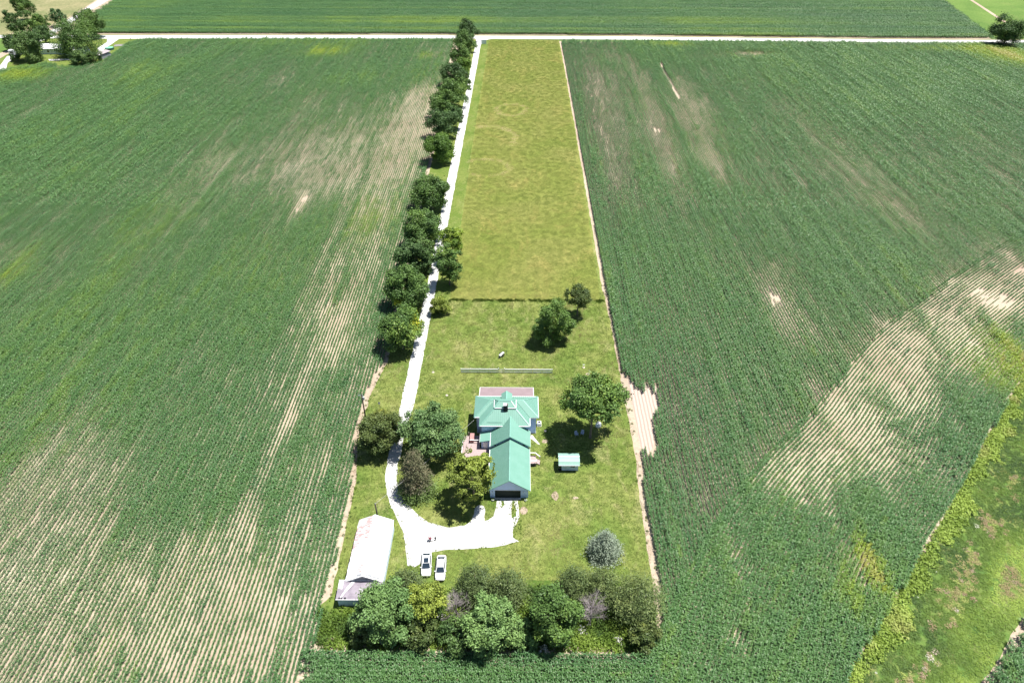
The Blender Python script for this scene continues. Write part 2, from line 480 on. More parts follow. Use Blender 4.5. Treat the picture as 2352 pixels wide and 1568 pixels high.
sheet('grove_floor', [(-33.0, 63.5), (-31, 58.2), (-20, 57.2), (22.6, 57.0), (22.4, 68.5), (14, 69.5), (0, 68.8), (-12, 67.8), (-19, 67.5), (-24, 66.0), (-30, 66.5)], 0.05, M['under'], 0.6, 0.8, 13)

# roads and gravel
sheet('far_road', ROADN + ROADS[::-1], 0.06, M['gravel'], 0.15, 4, 21)
sheet('diagonal_road', DIAGW + DIAGE[::-1], 0.07, M['gravel'], 0.15, 4, 22)
D1 = lambda x, y: S(1060 + x / 3.4075, 1100 + y / 3.4075)
W1 = lambda x, y: S(940 + x / 3.484, 1450 + y / 3.484)
G1 = lambda x, y: S(1340 + x / 7.838, 1440 + y / 7.838)
left = [(-26.8, 442), (-26.2, 436), (-26.05, 328), (-26.2, 235), (-25.7, 165), (-26.15, 128.5)] + [D1(*p) for p in ((525, 200), (470, 440), (430, 640), (395, 760), (368, 870), (342, 980), (326, 1150), (340, 1300), (388, 1450))] + \
    [W1(*p) for p in ((820, 260), (880, 370), (925, 470), (962, 600), (975, 720), (985, 855), (1060, 875), (1130, 830))]
right_ = [W1(*p) for p in ((1240, 720), (1400, 692), (1700, 680), (1900, 660))] + [G1(*p) for p in ((1350, 1530), (1500, 1490), (1700, 1440), (1560, 1350), (1560, 1200), (1640, 1000), (1690, 860), (1690, 700), (1672, 460), (1190, 460), (1165, 650), (1110, 850), (980, 940), (890, 960), (890, 850), (912, 720), (900, 630), (830, 590), (750, 590), (660, 650), (640, 800), (560, 960), (420, 1070), (320, 1068), (180, 1100), (0, 1105))] + \
    [W1(*p) for p in ((1200, 408), (1100, 335), (1000, 235), (930, 150))] + [D1(*p) for p in ((520, 1400), (462, 1250), (440, 1130), (455, 1000), (485, 900), (515, 700), (560, 560), (600, 450), (620, 390), (660, 190))] + \
    [(-23.12, 122), (-23.1, 154.6), (-23.0, 235), (-22.9, 321), (-22.95, 425), (-22.2, 433), (-20.0, 438.0), (-16.5, 441.0)]
DRIVE = left + right_
sheet('gravel_driveway', DRIVE, 0.08, M['gravel'], 0.22, 0.5, 31)
FD = lambda x, y: at(x / 6.678, y / 6.678)
sheet('farm_lane', [FD(*p) for p in ((1640, 600), (1830, 600), (1700, 690), (1600, 760), (1555, 850), (1520, 850), (1500, 740), (1640, 650))], 0.08, M['gravel'], 0.3, 1.5)
sheet('farm_path', [FD(*p) for p in ((740, 912), (1080, 906), (1090, 925), (760, 938))], 0.08, M['gravel'])
tp = [(p[0], p[1]) for p in (at(2222, -3), at(2305, 52))]
sheet('dirt_track', [tp[0], tp[1], (tp[1][0] + 2.6, tp[1][1]), (tp[0][0] + 2.2, tp[0][1])], 0.05, M['soil'])
sheet('ditch_bank', DITCH + [(430, 260), (300, 200), (160, 125.2), (119, 91.2), (82.8, 62.6), (71.1, 52.2), (39, 21)], 0.03, M['ditch'], 0.4, 1.0, 41)
sheet('front_walk', [at((1400 + x / 6.533) / 1.306, (1280 + y / 6.533) / 1.306) for x, y in ((1255, 160), (1290, 165), (1440, 350), (1400, 345), (1255, 230))], 0.09, M['concrete'])
sheet('garage_apron', [(-4.3, 86.6), (0.8, 86.6), (0.8, 87.1), (-4.3, 87.1)], 0.10, M['concrete'])
# weeds growing in the gravel before the garage
sheet('weed_strip', [G1(*p) for p in ((1540, 480), (1590, 470), (1600, 600), (1640, 700), (1650, 860), (1560, 900), (1505, 880), (1510, 700), (1530, 600))], 0.095, M['under'], 0.35, 0.4, 51)
sheet('weed_patch', [G1(*p) for p in ((1300, 500), (1340, 490), (1355, 580), (1320, 620), (1290, 590))], 0.095, M['under'], 0.2, 0.3, 52)
sheet('bare_patch', [at((1640 + x / 4.6125) / 1.306, (1100 + y / 4.6125) / 1.306) for x, y in ((700, 1230), (800, 1120), (900, 960), (960, 930), (970, 960), (870, 1100), (770, 1250))], 0.04, M['soil'], 0.4, 0.5, 53) if False else None

# ------------------------------------------------------------------ scattering
PROTO = {}


def protos(key, meshes):
    c = bpy.data.collections.new('library_' + key)
    for i, me in enumerate(meshes):
        c.objects.link(bpy.data.objects.new(f'{key}_{i}', me))
    PROTO[key] = (c, len(meshes))


def scatter(name, key, P3, rz, scl, tint, label=None, cat=None, parent=None, tilt=None):
    n = len(P3)
    me = bpy.data.meshes.new(name)
    me.vertices.add(n); me.vertices.foreach_set('co', np.asarray(P3, np.float32).ravel())
    r = np.zeros((n, 3), np.float32); r[:, 2] = rz
    a = me.attributes.new('rot', 'FLOAT_VECTOR', 'POINT'); a.data.foreach_set('vector', r.ravel())
    a = me.attributes.new('scl', 'FLOAT_VECTOR', 'POINT'); a.data.foreach_set('vector', np.asarray(scl, np.float32).ravel())
    a = me.attributes.new('tint', 'FLOAT', 'POINT'); a.data.foreach_set('value', np.clip(tint, 0, 1).astype(np.float32))
    coll, k = PROTO[key]
    a = me.attributes.new('pick', 'INT', 'POINT'); a.data.foreach_set('value', rng.integers(0, k, n).astype(np.int32))
    o = link(name, me)
    ng = bpy.data.node_groups.new('scatter_' + name, 'GeometryNodeTree')
    ng.interface.new_socket('Geometry', in_out='INPUT', socket_type='NodeSocketGeometry')
    ng.interface.new_socket('Geometry', in_out='OUTPUT', socket_type='NodeSocketGeometry')
    gi = ng.nodes.new('NodeGroupInput'); go = ng.nodes.new('NodeGroupOutput')
    ip = ng.nodes.new('GeometryNodeInstanceOnPoints'); ci = ng.nodes.new('GeometryNodeCollectionInfo')
    ci.inputs['Collection'].default_value = coll
    ci.inputs['Separate Children'].default_value = True; ci.inputs['Reset Children'].default_value = True
    ip.inputs['Pick Instance'].default_value = True

    def attr(nm, ty):
        q = ng.nodes.new('GeometryNodeInputNamedAttribute'); q.data_type = ty; q.inputs['Name'].default_value = nm
        return [s for s in q.outputs if s.enabled and s.name == 'Attribute'][0]
    L = ng.links.new
    L(gi.outputs[0], ip.inputs['Points']); L(ci.outputs[0], ip.inputs['Instance'])
    L(attr('pick', 'INT'), ip.inputs['Instance Index'])
    e2r = ng.nodes.new('FunctionNodeEulerToRotation')
    L(attr('rot', 'FLOAT_VECTOR'), e2r.inputs[0]); L(e2r.outputs[0], ip.inputs['Rotation'])
    L(attr('scl', 'FLOAT_VECTOR'), ip.inputs['Scale'])
    L(ip.outputs[0], go.inputs[0])
    md = o.modifiers.new('scatter', 'NODES'); md.node_group = ng
    tag(o, label, cat, None, 'stuff')
    if parent is not None: o.parent = parent
    return o


# corn: a stretch of one row, L metres long (along local Y), plants 0.17 m apart
def corn_chunk(L, step, leaves, wmul, mat, seed):
    r = np.random.default_rng(seed); V = []; F = []
    y = -L / 2 + step / 2
    while y < L / 2:
        x0 = r.normal(0, 0.03); y0 = y + r.normal(0, 0.03); hs = r.uniform(0.85, 1.08)
        base = r.uniform(0, 2 * PI)
        for k in range(leaves):
            az = base + k * PI + r.normal(0, 0.55)
            dx, dy = math.cos(az), math.sin(az)
            h0 = (0.45 + 1.15 * k / max(1, leaves - 1)) * hs
            ln = r.uniform(0.55, 0.85) * (1.0 - 0.30 * k / leaves)
            px, py = -dy, dx
            w = r.uniform(0.045, 0.065) * wmul
            prof = ((0.0, 0.0, 0.7), (0.35, 0.26, 1.0), (0.70, 0.30, 0.9), (1.0, r.uniform(-0.05, 0.2), 0.12))
            n = len(V); tw = r.normal(0, 0.35)
            for (d, h, ww) in prof:
                cx = x0 + dx * ln * d; cy = y0 + dy * ln * d; cz = h0 + h * ln
                hw = w * ww
                V.append((cx + px * hw, cy + py * hw, cz + hw * tw)); V.append((cx - px * hw, cy - py * hw, cz - hw * tw))
            for q in range(3): F.append((n + 2 * q, n + 2 * q + 1, n + 2 * q + 3, n + 2 * q + 2))
        y += step
    return fast_mesh('corn_row_piece', V, F, mat)


CORNCOL = [(0.0, (0.062, 0.150, 0.053)), (0.35, (0.094, 0.190, 0.058)), (0.6, (0.150, 0.245, 0.044)), (0.8, (0.22, 0.30, 0.030)), (1.0, (0.34, 0.33, 0.09))]
mcorn = leafmat('corn_leaf', CORNCOL, True, 0.40, 0.16, 0.30)
protos('corn', [corn_chunk(3.0, 0.19, 7, 1.0, mcorn, i) for i in range(5)])
protos('farcorn', [corn_chunk(4.5, 0.30, 6, 1.7, mcorn, 20 + i) for i in range(4)])

# thin places in the corn: (u, v, half width, half height in the picture, loss of vigour)
THIN = [
    (760, 330, 90, 90, .30), (735, 430, 60, 60, .30), (650, 380, 60, 80, .22), (905, 330, 80, 110, .34), (970, 290, 50, 130, .38), (860, 480, 70, 90, .28), (690, 470, 12, 40, .5),
    (960, 230, 30, 30, .3), (510, 370, 60, 50, .22), (420, 450, 60, 120, .15), (300, 580, 90, 130, .17), (700, 240, 40, 50, .2), (800, 600, 90, 110, .16),
    (760, 730, 70, 60, .34), (770, 800, 50, 50, .38), (790, 716, 30, 14, .3), (600, 600, 80, 50, .12), (700, 640, 90, 50, .10),
    (180, 960, 60, 60, .30), (110, 1060, 90, 90, .44), (220, 1110, 90, 90, .34), (40, 1180, 90, 110, .42), (60, 1290, 120, 120, .40), (180, 1300, 140, 120, .40), (300, 1440, 200, 160, .44),
    (120, 1480, 200, 130, .44), (450, 1330, 110, 130, .34), (500, 1480, 120, 130, .36), (560, 1260, 60, 90, .24), (560, 1450, 60, 120, .28), (660, 1440, 50, 70, .16), (50, 960, 60, 70, .2),
    (670, 970, 12, 45, .5), (665, 1090, 7, 30, .3), (690, 900, 12, 30, .2), (150, 830, 60, 60, .08),
    (1380, 210, 50, 90, .26), (1400, 320, 45, 130, .30), (1430, 420, 30, 80, .24), (1495, 250, 22, 120, .30), (1520, 330, 22, 80, .40), (1590, 240, 40, 60, .32), (1610, 320, 50, 70, .36), (1640, 380, 30, 40, .4),
    (1540, 390, 18, 25, .3), (1700, 190, 20, 6, .2), (1660, 130, 60, 6, .25), (1735, 125, 60, 5, .7), (1430, 135, 60, 8, .25), (1840, 240, 60, 110, .12), (1920, 350, 60, 100, .18), (2030, 470, 60, 100, .20), (2110, 520, 60, 60, .22),
    (2280, 340, 70, 60, .18), (1780, 690, 18, 22, .55), (1790, 700, 60, 90, .26), (1800, 630, 70, 60, .14), (1850, 780, 60, 80, .2), (1640, 590, 80, 60, .08), (1550, 740, 10, 30, .2),
    (2100, 800, 140, 110, .30), (2150, 700, 90, 60, .28), (1960, 950, 110, 90, .30), (1850, 1040, 100, 80, .32), (1800, 1120, 70, 60, .2), (1950, 1080, 100, 80, .24), (2290, 700, 60, 45, .62), (2330, 640, 60, 60, .3), (2230, 640, 60, 40, .3),
    (2310, 575, 60, 40, .30), (2200, 660, 70, 30, .30), (1770, 1075, 50, 50, .26), (1990, 830, 70, 60, .28), (2060, 770, 60, 40, .30), (1900, 930, 60, 50, .25), (2000, 1010, 90, 70, .22), (2200, 760, 80, 50, .22), (1860, 1150, 60, 50, .16),
    (2340, 625, 16, 8, 1.0), (2100, 930, 50, 50, .2), (2050, 860, 60, 50, .22),
    (1680, 1265, 12, 60, .42), (1712, 1300, 10, 40, .42), (1700, 1475, 22, 34, .60), (1672, 1380, 10, 60, .3), (1780, 1385, 18, 30, .35), (1740, 1420, 14, 50, .3), (1620, 1130, 30, 60, .16), (1535, 1060, 14, 10, .5),
    (1990, 1300, 60, 60, .28), (1890, 1330, 80, 50, .18), (1200, 1480, 12, 6, 1.0), (1390, 1497, 60, 5, .6), (1470, 1030, 20, 40, .5), (1860, 880, 10, 60, .2),
    (2130, 1215, 40, 60, .16)]
YEL = [(750, 122, 60, 12, .45), (980, 130, 30, 10, .3), (2310, 130, 70, 30, .55), (2140, 115, 120, 8, .3), (2325, 830, 60, 80, .55), (2290, 880, 60, 60, .3), (1995, 1310, 28, 70, .60), (1945, 1370, 24, 60, .4), (50, 590, 60, 40, .3), (20, 640, 60, 30, .25), (860, 510, 50, 60, .18),
       (1540, 105, 60, 5, .4), (700, 100, 260, 10, .15), (2240, 480, 160, 120, .08), (50, 175, 90, 18, .35), (300, 165, 60, 25, .15)]


def blobs(x, y, lst, pwr=1.0):
    t = np.zeros_like(x)
    for u, v, ru, rv, a in lst:
        c = at(u, v); e = at(u + ru, v); f1 = at(u, v - rv); f2 = at(u, v + rv)
        rx = abs(e[0] - c[0]) + 0.4; cy = (f1[1] + f2[1]) / 2; ry = abs(f1[1] - f2[1]) / 2 + 0.5
        # blobs lean along the sight-line only because rows run north; keep them upright in the place
        d = ((x - c[0]) / rx) ** 2 + ((y - cy) / ry) ** 2
        t = t + a * np.exp(-d * 1.1)
    return t


LINES = [((1517, 147), (1548, 205), 0.42), ((1548, 205), (1562, 232), 0.6)]


def dist_to(poly, x, y):
    best = np.full(x.shape, 1e9)
    for (x0, y0), (x1, y1) in zip(poly[:-1], poly[1:]):
        dx, dy = x1 - x0, y1 - y0; t = np.clip(((x - x0) * dx + (y - y0) * dy) / (dx * dx + dy * dy), 0, 1)
        best = np.minimum(best, np.hypot(x - x0 - t * dx, y - y0 - t * dy))
    return best


def plant(name, xs, ys, ang, L, key, label, cat='corn field', base=0.74, amp=0.80, seed=0, axis='y', extra=None, hmul=1.0):
    if axis == 'y': ax, bx = ys, xs
    else: ax, bx = xs, ys
    streak = fbm(bx / 2.6, ax / 40.0, seed + 1, 3)          # drifts along the rows
    rowr = vnoise(np.round(bx / 0.762) * 1.37, ax / 30.0, seed + 5)
    patch = fbm(xs / 38.0, ys / 60.0, seed + 2, 4)
    finep = fbm(xs / 3.0, ys / 5.0, seed + 3, 3)
    th = blobs(xs, ys, THIN)
    thb = blobs(xs, ys, [q for q in THIN if q[4] >= 0.39 and q[1] < 1300 and (q[0] > 700 or q[2] < 30) or q[4] >= 0.5])
    v = base + (patch - 0.5) * amp * 0.6 + (streak - 0.5) * 0.52 + (rowr - 0.5) * 0.20 + (finep - 0.5) * 0.20
    lanes = vnoise(np.round(bx / 0.762) * 0.45, ax / 16.0, seed + 7)       # thin places run along the rows
    v = v - np.minimum(th, 0.9) * (0.25 + 0.7 * streak + 0.75 * lanes) * (0.7 + 0.6 * finep) * 0.80
    if extra is not None: v = v + extra
    for (q0, q1, wd) in LINES:
        p0_, p1_ = at(*q0), at(*q1); v = np.where(dist_to([p0_, p1_], xs, ys) < wd, 0.0, v)
    v0 = v
    v = np.where(v > -0.5, np.maximum(v, np.where(thb > 0.34, 0.08, 0.34) + 0.12 * (finep - 0.4)), v)
    v = np.where(v0 == 0.0, 0.0, v + rng.normal(0, 0.075, len(xs)))
    keep = v > 0.10
    xs, ys, v, streak, patch, ang = xs[keep], ys[keep], np.clip(v[keep], 0.16, 1.0), streak[keep], patch[keep], ang[keep]
    n = len(xs)
    s = np.stack([0.15 + 0.95 * v ** 1.55, np.full(n, 1.0), (0.20 + 0.80 * v) * hmul], 1) * rng.uniform(0.94, 1.06, (n, 1))
    flip = rng.integers(0, 2, n) * PI
    ye = blobs(xs, ys, YEL)
    t = 0.14 + 0.45 * (patch - 0.38) + 0.35 * (streak - 0.45) + ye * (0.6 + 0.8 * streak) + 0.16 * (1 - v) + rng.normal(0, 0.05, n)
    if seed == 31: t = t + 0.55 * (vnoise(ys / 6.0, xs / 500.0, 33) - 0.45)
    P3 = np.stack([xs, ys, np.full(n, 0.0)], 1)
    o = scatter(name, key, P3, ang + flip, s, t, label, cat)
    return o


def grid_rows(x0, x1, y0, y1, L, along='y', B=None, near=True):
    if along == 'y':
        a = np.arange(x0, x1, 0.762) if B is None else np.arange(math.floor(x0 / 0.762), math.ceil(x1 / 0.762)) * 0.762
        n = int((y1 - y0) / L) + 2
        k, X = np.meshgrid(np.arange(n), a, indexing='ij')
        off = _h(np.round(X / 0.762), np.zeros_like(X), 3)
        if B is None: Y = y0 + k * L + off * L
        elif near: Y = B + 3.0 * off - L / 2 - k * L
        else: Y = B + 3.0 * off + L / 2 + k * L
        return X.ravel(), Y.ravel()
    a = np.arange(x0, x1, L); b = np.arange(y0, y1, 0.762)
    X, Y = np.meshgrid(a, b); off = (_h(np.round(Y / 0.762), np.zeros_like(Y), 4)) * L
    return (X + off).ravel(), Y.ravel()


def infrustum(x, y, m=1.22):
    d0, d1, d2 = x * _fw[0] + y * _fw[1] - CAM_H * _fw[2] * 1.0, x * _rt[0] + y * _rt[1], x * _up[0] + y * _up[1] - CAM_H * _up[2]
    d0 = x * _fw[0] + y * _fw[1] + (-CAM_H) * _fw[2]
    return (d0 > 1) & (np.abs(d1 / d0) < 0.75 * m) & (d2 / d0 < 0.5 * 1.06) & (d2 / d0 > -0.5 * 1.22)


WPOLY = [(-900, 30), (-34.5, 30)] + [(x, y) for x, y in LC[:-1][::-1]] + [(-41, 438)] + [(-128, 438)] + FARM[::-1] + [(-900, 300)]
EPOLY = [(x + 0.05, y) for x, y in RC[::-1]] + [(25.2, 435.5), (150, 434), (240, 431.5), (300, 431), (600, 427), (600, 470)] + [(px + 0.5, py - 0.6) for px, py in BND[::-1][:-1]] + [(23.5, 57)]
# clip the east polygon at the road
EPOLY = [(x, min(y, 434.5)) for x, y in EPOLY if not (x == 600 and y == 470)]
SPOLY = [(-33.2, 30), (10, 30), (22, 56.0), (-32.0, 56.0)]
NPOLY = [(-336, 800), (-300, 560), (-294, 520), (-287, 481), (-276, 451.6), (-52, 452.2), (61.5, 451.0), (150, 447.8), (245, 445), (287.5, 444.6), (300, 505), (315, 575), (360, 800)]


def split(xs, ys, poly, dist, near):
    k = inpoly(xs, ys, poly) & infrustum(xs, ys)
    xs, ys = xs[k], ys[k]
    q = ys < dist if near else ys >= dist
    return xs[q], ys[q]


BARE = [at(*p) for p in ((1436, 880), (1480, 888), (1506, 900), (1512, 935), (1500, 975), (1497, 1018), (1480, 1048), (1462, 1040), (1450, 960))]


def bare(x, y):
    wx = x + 2.6 * (fbm(x / 1.6, y / 4.0, 8, 3) - 0.5); wy = y + 6.0 * (vnoise(np.round(x / 0.762) * 0.9, y * 0, 9) - 0.5)
    return np.where(inpoly(wx, wy, BARE) & (vnoise(x * 3, y * 3, 9) > 0.10), -2.0, 0.0)


SPL = 210
x, y = split(*grid_rows(-320, -31, 40, SPL, 3.0, 'y', SPL, True), WPOLY, 9999, True)
plant('west_corn', x, y, np.zeros(len(x)), 3.0, 'corn', 'rows of green corn on the left of the tree lined drive, pale and thin at lower left', seed=1)
x, y = split(*grid_rows(-640, -31, SPL, 440, 4.5, 'y', SPL, False), WPOLY, 0, False)
plant('west_corn', x, y, np.zeros(len(x)), 4.5, 'farcorn', 'dense corn left of the drive, stretching back to the far road and farmstead', seed=1)
bm_, nt_, bs_ = nodes('bare_planted_soil')
w_ = N(nt_, 'ShaderNodeTexWave', wave_type='BANDS', bands_direction='X'); w_.inputs['Scale'].default_value = 0.41; w_.inputs['Distortion'].default_value = 1.2; w_.inputs['Detail'].default_value = 3
tc_ = N(nt_, 'ShaderNodeTexCoord'); nt_.links.new(tc_.outputs['Object'], w_.inputs['Vector'])
nt_.links.new(mix(nt_, 1.0, ramp(nt_, w_.outputs['Fac'], [(0.1, (0.36, 0.27, 0.225)), (0.6, (0.50, 0.40, 0.34))]), ramp(nt_, noise(nt_, 2.5, 6, 0.7), [(0.3, (0.8, 0.8, 0.8)), (0.7, (1.05, 1.05, 1.05))]), 'MULTIPLY'), bs_.inputs['Base Color']); bs_.inputs['Roughness'].default_value = 0.95
BC = np.mean(np.array(BARE), axis=0)
sheet('bare_soil', [(BC[0] + (px - BC[0]) * 1.35 if px > 26 else px, BC[1] + (py - BC[1]) * 1.12) for px, py in BARE], 0.008, bm_, 0.3, 1.0, 61)
x, y = split(*grid_rows(23, 190, 50, SPL, 3.0, 'y', SPL, True), EPOLY, 9999, True)
plant('east_corn', x, y, np.zeros(len(x)), 3.0, 'corn', 'rows of dark green corn right of the yard with a bare patch beside the lawn', seed=11, base=0.80, extra=bare(x, y))
x, y = split(*grid_rows(23, 480, SPL, 434, 4.5, 'y', SPL, False), EPOLY, 0, False)
plant('east_corn', x, y, np.zeros(len(x)), 4.5, 'farcorn', 'corn right of the olive meadow, reaching back to the far road', seed=11, base=0.76)
x, y = split(*grid_rows(-34, 24, 40, 56.3, 3.0, 'x'), SPOLY, 999, True)
plant('south_corn', x, y, np.full(len(x), PI / 2), 3.0, 'corn', 'rows of corn running across below the tree grove', seed=21, base=0.95, axis='x')
x, y = split(*grid_rows(-600, 500, 446, 640, 4.5, 'x'), NPOLY, 0, False)
plant('north_corn', x, y, np.full(len(x), PI / 2), 4.5, 'farcorn', 'corn beyond the far road with rows running across', seed=31, base=0.90, amp=0.4, axis='x')


# headland rows following the curve of the field edge
def curve(pts, step):
    P = np.array(pts, float); seg = np.linalg.norm(np.diff(P, axis=0), axis=1); s = np.concatenate([[0], np.cumsum(seg)])
    # smooth by Chaikin
    for _ in range(3):
        Q = [P[0]]
        for i in range(len(P) - 1): Q += [P[i] * .75 + P[i + 1] * .25, P[i] * .25 + P[i + 1] * .75]
        P = np.array(Q + [P[-1]])
    seg = np.linalg.norm(np.diff(P, axis=0), axis=1); s = np.concatenate([[0], np.cumsum(seg)])
    t = np.arange(0, s[-1], step)
    X = np.interp(t, s, P[:, 0]); Y = np.interp(t, s, P[:, 1])
    dx = np.gradient(X); dy = np.gradient(Y); l = np.hypot(dx, dy)
    return X, Y, dx / l, dy / l


cx_, cy_, tx_, ty_ = curve(BND, 3.0)
HX, HY, HA = [], [], []
HPOLY = BND + DITCH[::-1]
for k in range(0, 90):
    d = 0.3 + k * 0.762
    X = cx_ + ty_ * d; Y = cy_ - tx_ * d
    j = rng.uniform(-1.5, 1.5); X = X + tx_ * j; Y = Y + ty_ * j
    HX.append(X); HY.append(Y); HA.append(np.arctan2(-tx_, ty_))
x = np.concatenate(HX); y = np.concatenate(HY); a = np.concatenate(HA)
dp = [(px + 0.9, py - 0.9) for px, py in DITCH]
k = inpoly(x, y, BND + [(px - 0.1, py + 0.1) for px, py in DITCH[::-1]]) & infrustum(x, y)
x, y, a = x[k], y[k], a[k]
ex = np.where(y > 92, -0.12 + 0.25 * (vnoise(x / 22, y / 22, 77) - 0.4), 0.0)
plant('headland_corn', x, y, a, 3.0, 'corn', 'corn headland with slanting rows and pale soil showing between them', seed=41, base=0.88, amp=0.8, extra=ex)
0 and sheet('headland_furrow', [(px - 0.1, py + 0.2) for px, py in BND[2:8]] + [(px + 0.45, py - 0.25) for px, py in BND[2:8][::-1]], 0.012, M['soil'])
# corner of another field beyond the ditch
x, y = grid_rows(60, 150, 30, 110, 3.0)
FP = [(40, 20), (71.9, 51.6), (83.6, 62.0), (119.8, 90.6), (160.5, 124.3), (301, 198), (300, 20)]
x, y = split(x, y, FP, 999, True)
plant('corner_corn', x, y, np.full(len(x), 0.0), 3.0, 'corn', 'corner of a corn field beyond the weedy ditch at lower right', seed=51, base=0.95)


# grass tufts
def tuft(n, size, h, w, mat, seed):
    r = np.random.default_rng(seed); V = []; F = []
    for _ in range(n):
        x, y = r.uniform(-size / 2, size / 2, 2); az = r.uniform(0, 2 * PI); l = h * r.uniform(0.5, 1.2); ww = w * r.uniform(0.6, 1.3)
        lean = r.uniform(0.2, 1.1) * l
        dx, dy = math.cos(az), math.sin(az); k = len(V)
        V += [(x - dy * ww, y + dx * ww, 0), (x + dy * ww, y - dx * ww, 0), (x + dx * lean * .5 + dy * ww * .8, y + dy * lean * .5 - dx * ww * .8, l * .75), (x + dx * lean, y + dy * lean, l)]
        F.append((k, k + 1, k + 2, k + 3))
    return fast_mesh('grass_tuft', V, F, mat)


def weed(n, r0, h, s, mat, seed):
    r = np.random.default_rng(seed)
    d = r.normal(size=(n, 3)); d[:, 2] = np.abs(d[:, 2]); d /= np.linalg.norm(d, axis=1)[:, None]
    c = d * np.array([r0, r0, h]) * r.uniform(0.5, 1.05, (n, 1))
    V, F = leaves(c, d, s, r, 0.7)
    return fast_mesh('weed_clump', V, F, mat)


def leaves(c, nrm, s, r, aspect=0.6, jitter=0.8):
    n = len(c)
    nn = nrm + r.normal(size=(n, 3)) * jitter; nn /= np.linalg.norm(nn, axis=1)[:, None]
    a = np.cross(nn, r.normal(size=(n, 3))); a /= np.linalg.norm(a, axis=1)[:, None]
    b = np.cross(nn, a); sz = s * r.uniform(0.6, 1.35, (n, 1)) * 0.5
    V = np.stack([c - a * sz, c - b * sz * aspect + nn * sz * 0.15, c + a * sz, c + b * sz * aspect + nn * sz * 0.15], 1).reshape(-1, 3)
    F = np.arange(4 * n).reshape(n, 4)
    return V, F


mtuft = leafmat('grass_blade', [(0.0, (0.078, 0.165, 0.027)), (0.35, (0.138, 0.206, 0.044)), (0.6, (0.216, 0.242, 0.072)), (0.85, (0.34, 0.29, 0.15)), (1.0, (0.50, 0.40, 0.27))], True, 0.7, 0.25, 0.2)
mmead = leafmat('meadow_blade', [(0.0, (0.108, 0.178, 0.030)), (0.35, (0.158, 0.204, 0.045)), (0.6, (0.212, 0.226, 0.062)), (0.85, (0.36, 0.30, 0.13)), (1.0, (0.55, 0.45, 0.26))], True, 0.7, 0.25, 0.2)
mweed = leafmat('weed_leaf', [(0.0, (0.035, 0.085, 0.022)), (0.25, (0.070, 0.130, 0.028)), (0.5, (0.150, 0.240, 0.034)), (0.72, (0.33, 0.44, 0.085)), (0.86, (0.34, 0.24, 0.15)), (1.0, (0.72, 0.72, 0.66))], True, 0.6, 0.25, 0.3)
protos('tuft', [tuft(130, 1.5, 0.10, 0.030, mtuft, i) for i in range(4)])
protos('mead', [tuft(260, 1.9, 0.09, 0.034, mmead, 10 + i) for i in range(4)])
protos('weed', [weed(80, 0.7, 0.75, 0.24, mweed, 30 + i) for i in range(5)])


def jgrid(x0, x1, y0, y1, s):
    X, Y = np.meshgrid(np.arange(x0, x1, s), np.arange(y0, y1, s)); X = X.ravel(); Y = Y.ravel()
    return X + rng.uniform(-s / 2, s / 2, len(X)), Y + rng.uniform(-s / 2, s / 2, len(X))


x, y = jgrid(-36, 25, 58, 160, 1.05)
MEADOW = [(-18.6, 155.7), (22.6, 156.0), (23.1, 297), (23.0, 438), (-18.4, 438), (-18.9, 300)]
GRAV = [(px, py) for px, py in DRIVE]
k = inpoly(x, y, inner) & ~inpoly(x, y, GRAV) & ~inpoly(x, y, MEADOW) & (y > 66)
x, y = x[k], y[k]
tt = 0.12 + 1.15 * (fbm(x / 7, y / 7, 61, 4) - 0.26) + 0.25 * (vnoise(x / 1.7, y / 1.7, 63) - 0.5) + rng.normal(0, 0.05, len(x))
tt = tt - 0.28 * np.exp(-(((x - 5.5) / 2.4) ** 2 + ((y - 89) / 9) ** 2)) + 0.3 * np.exp(-(((x - 8.8) / 3.0) ** 2 + ((y - 84) / 5) ** 2)) + 0.45 * np.exp(-(((x - 8.4) / 0.8) ** 2 + ((y - 87) / 1.6) ** 2))
tt = tt - 0.22 * np.exp(-(((x + 3) / 5) ** 2 + ((y - 131) / 3) ** 2))
scatter('lawn_grass', 'tuft', np.stack([x, y, np.full(len(x), 0.03)], 1), rng.uniform(0, 2 * PI, len(x)), np.ones((len(x), 3)) * rng.uniform(0.8, 1.25, (len(x), 1)), tt, 'patchy mown grass around the green roofed house', 'lawn')
x, y = jgrid(-19, 23.4, 155.7, 438, 1.55)
k = inpoly(x, y, MEADOW); x, y = x[k], y[k]
tt = 0.36 + 0.42 * (fbm(x / 16, y / 20, 71, 4) - 0.45) + 0.10 * (vnoise(x / 2.2, y / 2.2, 73) - 0.5) + 0.42 * np.exp(-((y - 158.5) / 2.6) ** 2) * (vnoise(x / 3, y / 3, 74) + 0.1)


def ring(x, y, cx, cy, rx, ry, w, a0=None):
    d = np.hypot((x - cx) / rx, (y - cy) / ry) - 1
    q = np.exp(-(d / w) ** 2)
    if a0 is not None:
        an = np.arctan2(y - cy, x - cx); q = q * ((an > a0[0]) & (an < a0[1]))
    return q


r1 = at(1174, 252); r2 = at(1118, 318); r3 = at(1116, 385)
tt = tt + 1.0 * ring(x, y, r1[0], r1[1], 6.5, 8, 0.16) + 1.2 * ring(x, y, r2[0], r2[1], 12, 14, 0.10, (-0.7, 2.4)) + 0.6 * ring(x, y, r3[0], r3[1], 9, 8, 0.13)
scatter('meadow_grass', 'mead', np.stack([x, y, np.full(len(x), 0.05)], 1), rng.uniform(0, 2 * PI, len(x)), np.ones((len(x), 3)) * rng.uniform(0.9, 1.15, (len(x), 1)) * [1, 1, 0.6], tt, 'long olive and straw coloured grass in the strip between drive and right field', 'meadow')
